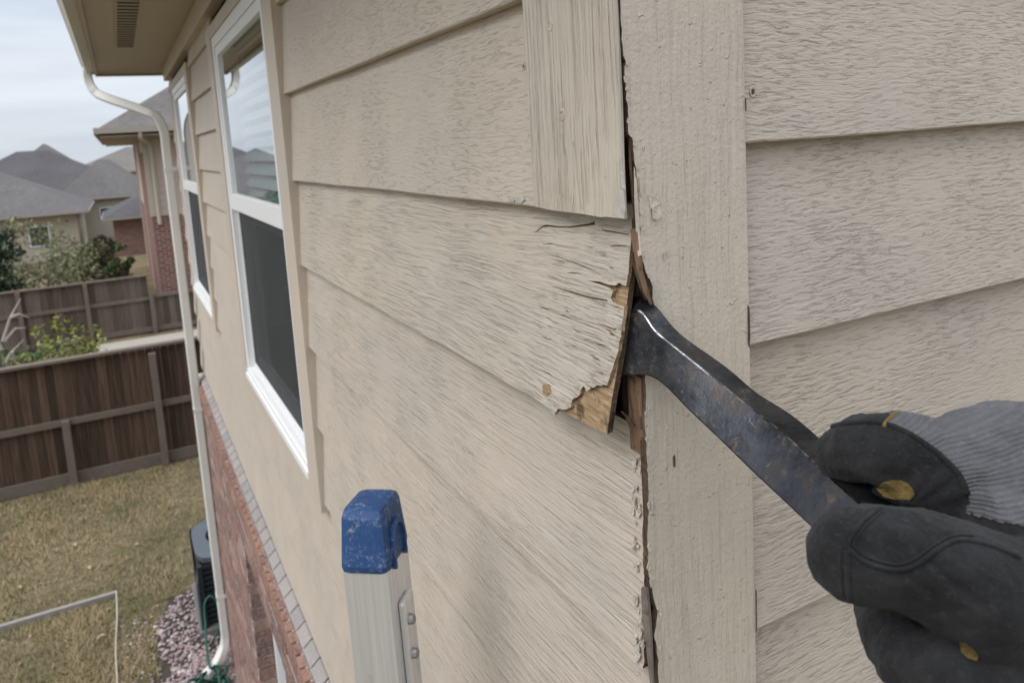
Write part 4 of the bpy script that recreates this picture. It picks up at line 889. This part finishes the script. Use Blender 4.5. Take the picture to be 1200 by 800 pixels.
def tree(name, base, h, w, label, cat, lm, bm_, nclump, nleaf, lsize, trunk=.05, low=.25, group=None, spread=1.0, limbs=9):
    e = empty(name, base, label, cat, group); base = np.array(base, float); mb = MB(); cs = []; rs = []
    top = base+np.array([random.uniform(-.1, .1)*w, 0, h*.8]); mb.tube(smoothpath([base, base+(top-base)*.5+np.array([.03*h, 0, 0]), top], 4), list(np.linspace(trunk, trunk*.25, 9)), 7)
    for i in range(limbs):
        f = random.uniform(low, .8); an = random.uniform(0, 2*pi); s = base+(top-base)*f; ln = w*.5*random.uniform(.6, 1.0); en = s+np.array([cos(an)*ln, sin(an)*ln, ln*random.uniform(.3, .9)])
        mb.tube(smoothpath([s, (s+en)/2+np.array([0, 0, .05*h]), en], 3), list(np.linspace(trunk*.45, trunk*.1, 7)), 5); cs += [en, (s+en)/2]; rs += [w*.16, w*.13]
    for i in range(nclump):
        u = random.uniform(0, 1); an = random.uniform(0, 2*pi); rr = w*.5*math.sqrt(random.uniform(0, 1))*spread*(1-.55*abs(2*u-.9)); cs.append(base+np.array([cos(an)*rr, sin(an)*rr, h*(low+(1-low)*u)])); rs.append(w*random.uniform(.07, .15))
    mb.build('trunk', bm_, e)
    if nleaf: V, Fs = leaves(cs, rs, nleaf, lsize); mk('crown', V, Fs, lm, e)
    return e
def gp_(px, Y, dz=0): p = ony(*px, Y); return (float(p[0]), float(Y), GZ+dz)
tree('tree', gp_((52, 335), 22.0), 2.75, 2.5, 'pale feathery young tree behind the grey fence', 'tree', M_L1, M_BRKP, 34, 2500, .055, .05, .28)
tree('evergreen_tree', gp_((-8, 335), 21.2), 3.0, 1.5, 'dark evergreen tree behind the grey fence', 'tree', M_L2, M_BRKT, 60, 6000, .06, .06, .05)
tree('bush', gp_((128, 320), 24.5), 2.0, 1.0, 'brownish bush beside the brick house', 'bush', M_L5, M_BRKT, 40, 2800, .06, .04, .05)
tree('bush', gp_((143, 322), 23.2), 1.9, .75, 'small bright green bush against the brick house', 'bush', M_L4, M_BRKT, 30, 1800, .055, .03, .05)
tree('bush', gp_((95, 320), 26.5), 1.6, 1.9, 'low olive bush behind the pale feathery tree', 'bush', M_L5, M_BRKT, 30, 2200, .06, .03, .05)
tree('shrub', gp_((68, 425), 13.6), 1.75, 1.2, 'yellow-green leafy shrub standing between the two fences', 'shrub', M_L3, M_BRKT, 26, 1100, .05, .022, .3)
tree('shrub', gp_((40, 440), 16.5), .7, 1.2, 'low green shrub by the end of the concrete path', 'shrub', M_L4, M_BRKT, 16, 700, .05, .015, .1)
bt = empty('bare_tree', gp_((4, 470), 13.2), 'leafless small tree with pale forking branches between the fences', 'tree'); B0 = np.array(gp_((4, 470), 13.2)); tb = MB()
tb.tube([B0, B0+np.array([.0, 0, .8]), B0+np.array([.02, 0, 1.35])], [.06, .05, .04], 8); tb.build('trunk', M_BRKT, bt)
for pts in ([(6, 425), (14, 412), (28, 398)], [(5, 400), (18, 385), (30, 384)], [(3, 400), (12, 372), (24, 350)], [(2, 410), (-10, 380), (-25, 365)], [(14, 412), (18, 425), (30, 430)], [(12, 372), (22, 368), (34, 372)]):
    MB().tube([ony(*p, 13.2+.05*i) for i, p in enumerate(pts)], [.026, .019, .008], 6).build('branch', M_BRKP, bt)

# ================================================================== YARD THINGS
# air conditioner
ac = empty('air_conditioner', (.19, 6.62, GZ+.06), 'dark outdoor air conditioning unit on a pad behind the downspout', 'air conditioner')
AX0, AX1, AY0, AY1, AZ = -.19, .57, 6.24, 7.00, GZ+.70
M_AC = plain('dark_green_grey_metal', (.020, .026, .028), .55, .2, var=.2); M_ACT = plain('grey_top_metal', (.085, .10, .115), .45, .2, var=.1); M_AIR = plain('black_grille', (.010, .010, .011), .6)
tag(MB().box((AX0-.06, AY0-.06, GZ-.02), (AX1+.06, AY1+.06, GZ+.06), 0, .01).build('equipment_pad', plain('pad_concrete', (.16, .15, .14), .95)), 'grey concrete pad under the air conditioning unit', 'pad')
box('core', (AX0+.03, AY0+.03, GZ+.06), (AX1-.03, AY1-.03, AZ-.06), M_AIR, ac)
for i in range(11):
    z = GZ+.085+i*.051; lv = MB()
    lv.box((AX0, AY0, z), (AX1, AY0+.02, z+.034), 0, .004); lv.box((AX0, AY0+.021, z), (AX0+.02, AY1-.021, z+.034), 0, .004); lv.box((AX1-.02, AY0+.021, z), (AX1, AY1-.021, z+.034), 0, .004); lv.box((AX0, AY1-.02, z), (AX1, AY1, z+.034), 0, .004); lv.build('louver', M_AC, ac)
for cx in (AX0, AX1):
    for cy in (AY0, AY1): box('corner_post', (cx-.022, cy-.022, GZ+.06), (cx+.022, cy+.022, AZ-.056), M_AC, ac, I4, .008)
cxm, cym = (AX0+AX1)/2, (AY0+AY1)/2; n = 32; tp = MB(); R0, R1 = .40, .285
def rsq(r_, t): c, s = cos(t), sin(t); q = (abs(c)**5+abs(s)**5)**(-1/5); return r_*q
ro = [[(cxm+rsq(.395, t)*cos(t), cym+rsq(.395, t)*sin(t), z) for t in np.linspace(0, 2*pi, n, endpoint=False)] for z in (AZ-.055, AZ-.01)]
ri = [[(cxm+r_*cos(t), cym+r_*sin(t), z) for t in np.linspace(0, 2*pi, n, endpoint=False)] for r_, z in ((.37, AZ), (R1, AZ+.005), (R1, AZ-.05))]
tp.sweep(ro+[[(cxm+rsq(.37, t)*cos(t), cym+rsq(.37, t)*sin(t), AZ) for t in np.linspace(0, 2*pi, n, endpoint=False)]]+ri[1:], False); tp.build('top_cover', M_ACT, ac)
gr = MB()
for r_ in np.linspace(.05, .28, 10): gr.tube([(cxm+r_*cos(t), cym+r_*sin(t), AZ+.004) for t in np.linspace(0, 2*pi, 33)], .0035, 4)
for k in range(8): gr.tube([(cxm, cym, AZ+.006), (cxm+.285*cos(k*pi/4), cym+.285*sin(k*pi/4), AZ+.004)], .004, 4)
gr.build('fan_guard', M_AIR, ac); MB().tube([(cxm, cym, AZ+.003), (cxm, cym, AZ+.018)], [.06, .05], 16).build('fan_motor_cap', M_ACT, ac)
MB().tube([(AX0-.03, AY0-.02, GZ+.05), (AX0-.03, AY0-.02, GZ+.5), (AX0-.01, AY0+.03, GZ+.62)], .013, 8).build('conduit', M_ACT, ac)
# gravel bed
def pebbles(n, fn, s0, s1):
    b = np.array([(1, 0, 0), (-1, 0, 0), (0, 1, 0), (0, -1, 0), (0, 0, 1), (0, 0, -1), (.65, .65, .4), (-.65, .65, .4), (-.65, -.65, .4), (.65, -.65, .4)], float)
    Fs0 = [(4, 6, 7), (4, 7, 8), (4, 8, 9), (4, 9, 6), (0, 2, 6), (2, 1, 7), (1, 3, 8), (3, 0, 9), (6, 2, 7), (7, 1, 8), (8, 3, 9), (9, 0, 6), (5, 2, 0), (5, 1, 2), (5, 3, 1), (5, 0, 3)]
    V = []; Fs = []
    for i in range(n):
        p = fn(); s = random.uniform(s0, s1); a = random.uniform(0, 6.28); R_ = np.array([[cos(a), -sin(a), 0], [sin(a), cos(a), 0], [0, 0, 1]])
        V.append((b*np.array([s, s*random.uniform(.6, 1), s*random.uniform(.45, .8)]))@R_.T+np.array([p[0], p[1], GZ+random.uniform(.0, .018)])); Fs += [tuple(j+10*i for j in f) for f in Fs0]
    return np.concatenate(V), Fs
M_PEB = leafmat('pink_grey_gravel', [(.22, .15, .145), (.36, .27, .27), (.30, .20, .20), (.46, .40, .39), (.17, .13, .13), (.58, .54, .52)]); M_SOIL = plain('dark_soil', (.055, .042, .032), .95, var=.4, nscale=20, bscale=60, bdist=.01)
def gfn():
    y = random.uniform(2.2, 7.0); xl = -.58-.05*sin(y*5)+.03*sin(y*13)+(max(0, y-6.4))*.25
    return (xl+(BX-xl)*(1-random.random()**1.4) if y < WEND else random.uniform(xl, .55), y)
V, Fs = pebbles(6000, gfn, .010, .026); tag(mk('gravel', V, Fs, M_PEB), 'pink and grey gravel along the brick wall', 'gravel', kind='stuff')
V, Fs = pebbles(150, lambda: (random.gauss(-.74, .10), random.uniform(5.2, 6.9)), .008, .02); tag(mk('scattered_gravel', V, Fs, M_PEB), 'loose pale gravel stones scattered in the lawn edge', 'gravel', kind='stuff')
mk_s = mk('soil', [(-.66, 2, GZ+.004), (BX, 2, GZ+.004), (BX, WEND, GZ+.004), (.6, WEND+.01, GZ+.004), (.6, 7.05, GZ+.004), (-.45, 7.05, GZ+.004), (-.66, 6.2, GZ+.004), (-.62, 5.5, GZ+.004)], [(0, 1, 2, 3, 4, 5, 6, 7)], M_SOIL); tag(mk_s, kind='structure')
# hose
M_HOS = plain('green_rubber', (.012, .085, .060), .45, var=.2, nscale=40); hp = []
for k in range(150): a = k*.22; r_ = .13+.03*sin(k*.7)+.02*sin(k*.31); hp.append((-.25+r_*cos(a)*.9, 5.42+r_*sin(a), GZ+.03+.00065*k+.012*sin(k*1.7)))
hp += [(-.22, 5.9, GZ+.12), (-.20, 6.05, GZ+.22), (-.19, 6.12, GZ+.34), (-.14, 6.14, GZ+.40), (-.09, 6.12, GZ+.34), (-.08, 6.1, GZ+.15), (-.14, 6.08, GZ+.04), (-.2, 6.0, GZ+.03)]
tag(MB().tube(smoothpath(hp, 2), .010, 6).build('garden_hose', M_HOS, None, Matrix.Translation((-.25, 5.42, GZ)), True), 'green garden hose coiled on the gravel by the downspout', 'hose')
# edging of the planting bed
M_EDG = plain('grey_edging', (.27, .245, .225), .9, var=.2, nscale=10)
tag(MB().box((-4.5, 7.33, GZ-.05), (-.90, 7.375, GZ+.055), 0, .006).build('edging_board', M_EDG, None, Matrix.Translation((-2.7, 7.35, GZ))), 'long grey edging board lying in the lawn', 'edging')
tag(MB().tube(smoothpath([(-.905, 7.34, GZ+.06), (-.90, 6.9, GZ+.045), (-.91, 6.4, GZ+.05), (-.90, 5.9, GZ+.045), (-.905, 5.3, GZ+.05), (-.9, 4.4, GZ+.05)], 5), .006, 6).build('string_line', plain('pale_string', (.48, .43, .34), .9)), 'pale string line stretched over the lawn from the edging board', 'string')
# grass
def grass(n):
    xs = np.where(rng.random(n) < .6, rng.uniform(-3.2, -.35, n), rng.uniform(-6.8, .8, n)); ys = np.where(rng.random(n) < .75, rng.uniform(4.5, 10.5, n), rng.uniform(4.0, 17.4, n))
    keep = ~((xs > -.60) & (ys < 7.0)) & (np.abs(ys-10.6) > .1) & ~((xs > .7)) & (rng.random(n) < np.clip(.78+.5*np.sin(xs*4.3+np.sin(ys*2.7)*1.7)*np.sin(ys*3.6+np.sin(xs*3.1)*1.9), .12, 1)); xs, ys = xs[keep], ys[keep]; n = len(xs)
    patch = np.sin(xs*2.1+1)*np.sin(ys*1.7)+.6*np.sin(xs*5.3+ys*3.9)
    h = rng.uniform(.014, .050, n)*(1+.35*patch); a = rng.uniform(0, 2*pi, n); lean_ = rng.uniform(.2, 1.6, n)*h; wd_ = rng.uniform(.002, .0048, n)
    c, s = np.cos(a), np.sin(a); z0 = np.full(n, GZ)
    A_ = np.stack([xs-wd_*s, ys+wd_*c, z0], 1); B_ = np.stack([xs+wd_*s, ys-wd_*c, z0], 1); C_ = np.stack([xs+lean_*c, ys+lean_*s, z0+h], 1)
    V = np.stack([A_, B_, C_], 1).reshape(-1, 3); return V, np.arange(3*n).reshape(-1, 3)
M_GRS, t, b = mat('dry_grass', .8, (.2, .18, .08), 0, .2); g = N(t, 'ShaderNodeNewGeometry')
c1 = ramp(t, g.outputs['Random Per Island'], [(0, (.33, .25, .13)), (.35, (.44, .345, .20)), (.55, (.21, .18, .09)), (.8, (.29, .22, .12)), (1, (.52, .43, .27))]); c2 = ramp(t, g.outputs['Random Per Island'], [(0, (.11, .125, .05)), (.5, (.17, .17, .075)), (1, (.26, .225, .12))])
pn = noise(t, coords(t, (1, 1, 1), False), 1.5, 5, .62); t.links.new(mixc(t, ramp(t, pn, [(.36, .9), (.52, 0.)]), c1, c2), b.inputs['Base Color'])
V, Fs = grass(170000); tag(mk('grass', V, Fs, M_GRS), 'short straw and green grass of the dry lawn', 'grass', kind='stuff')
# dry leaves
M_DLF = plain('dry_leaf', (.46, .34, .22), .8, var=.25)
for k, px in enumerate([(105, 667), (70, 708), (128, 716), (36, 748), (185, 712), (182, 746), (52, 560), (118, 748), (160, 640), (88, 640), (24, 690)]):
    c = onz(*px, GZ); s = random.uniform(.022, .045); a = random.uniform(0, 6); V = []
    for q, (r_, zz_) in enumerate(((1, .03), (.55, .05), (1.1, .035), (.5, .05), (.9, .025), (.6, .045))): V.append((c[0]+s*r_*cos(a+q*1.047), c[1]+s*r_*sin(a+q*1.047), GZ+zz_-.01))
    V = [(c[0], c[1], GZ+.022)]+V; V2 = V+[(p[0], p[1], p[2]-.002) for p in V]
    tag(mk('leaf', V2, [(0, 1+i, 1+(i+1) % 6) for i in range(6)]+[(7, 8+(i+1) % 6, 8+i) for i in range(6)]+[(1+i, 8+i, 8+(i+1) % 6, 1+(i+1) % 6) for i in range(6)], M_DLF), 'curled pale dry leaf lying on the lawn', 'leaf', 'fallen leaves on the lawn')
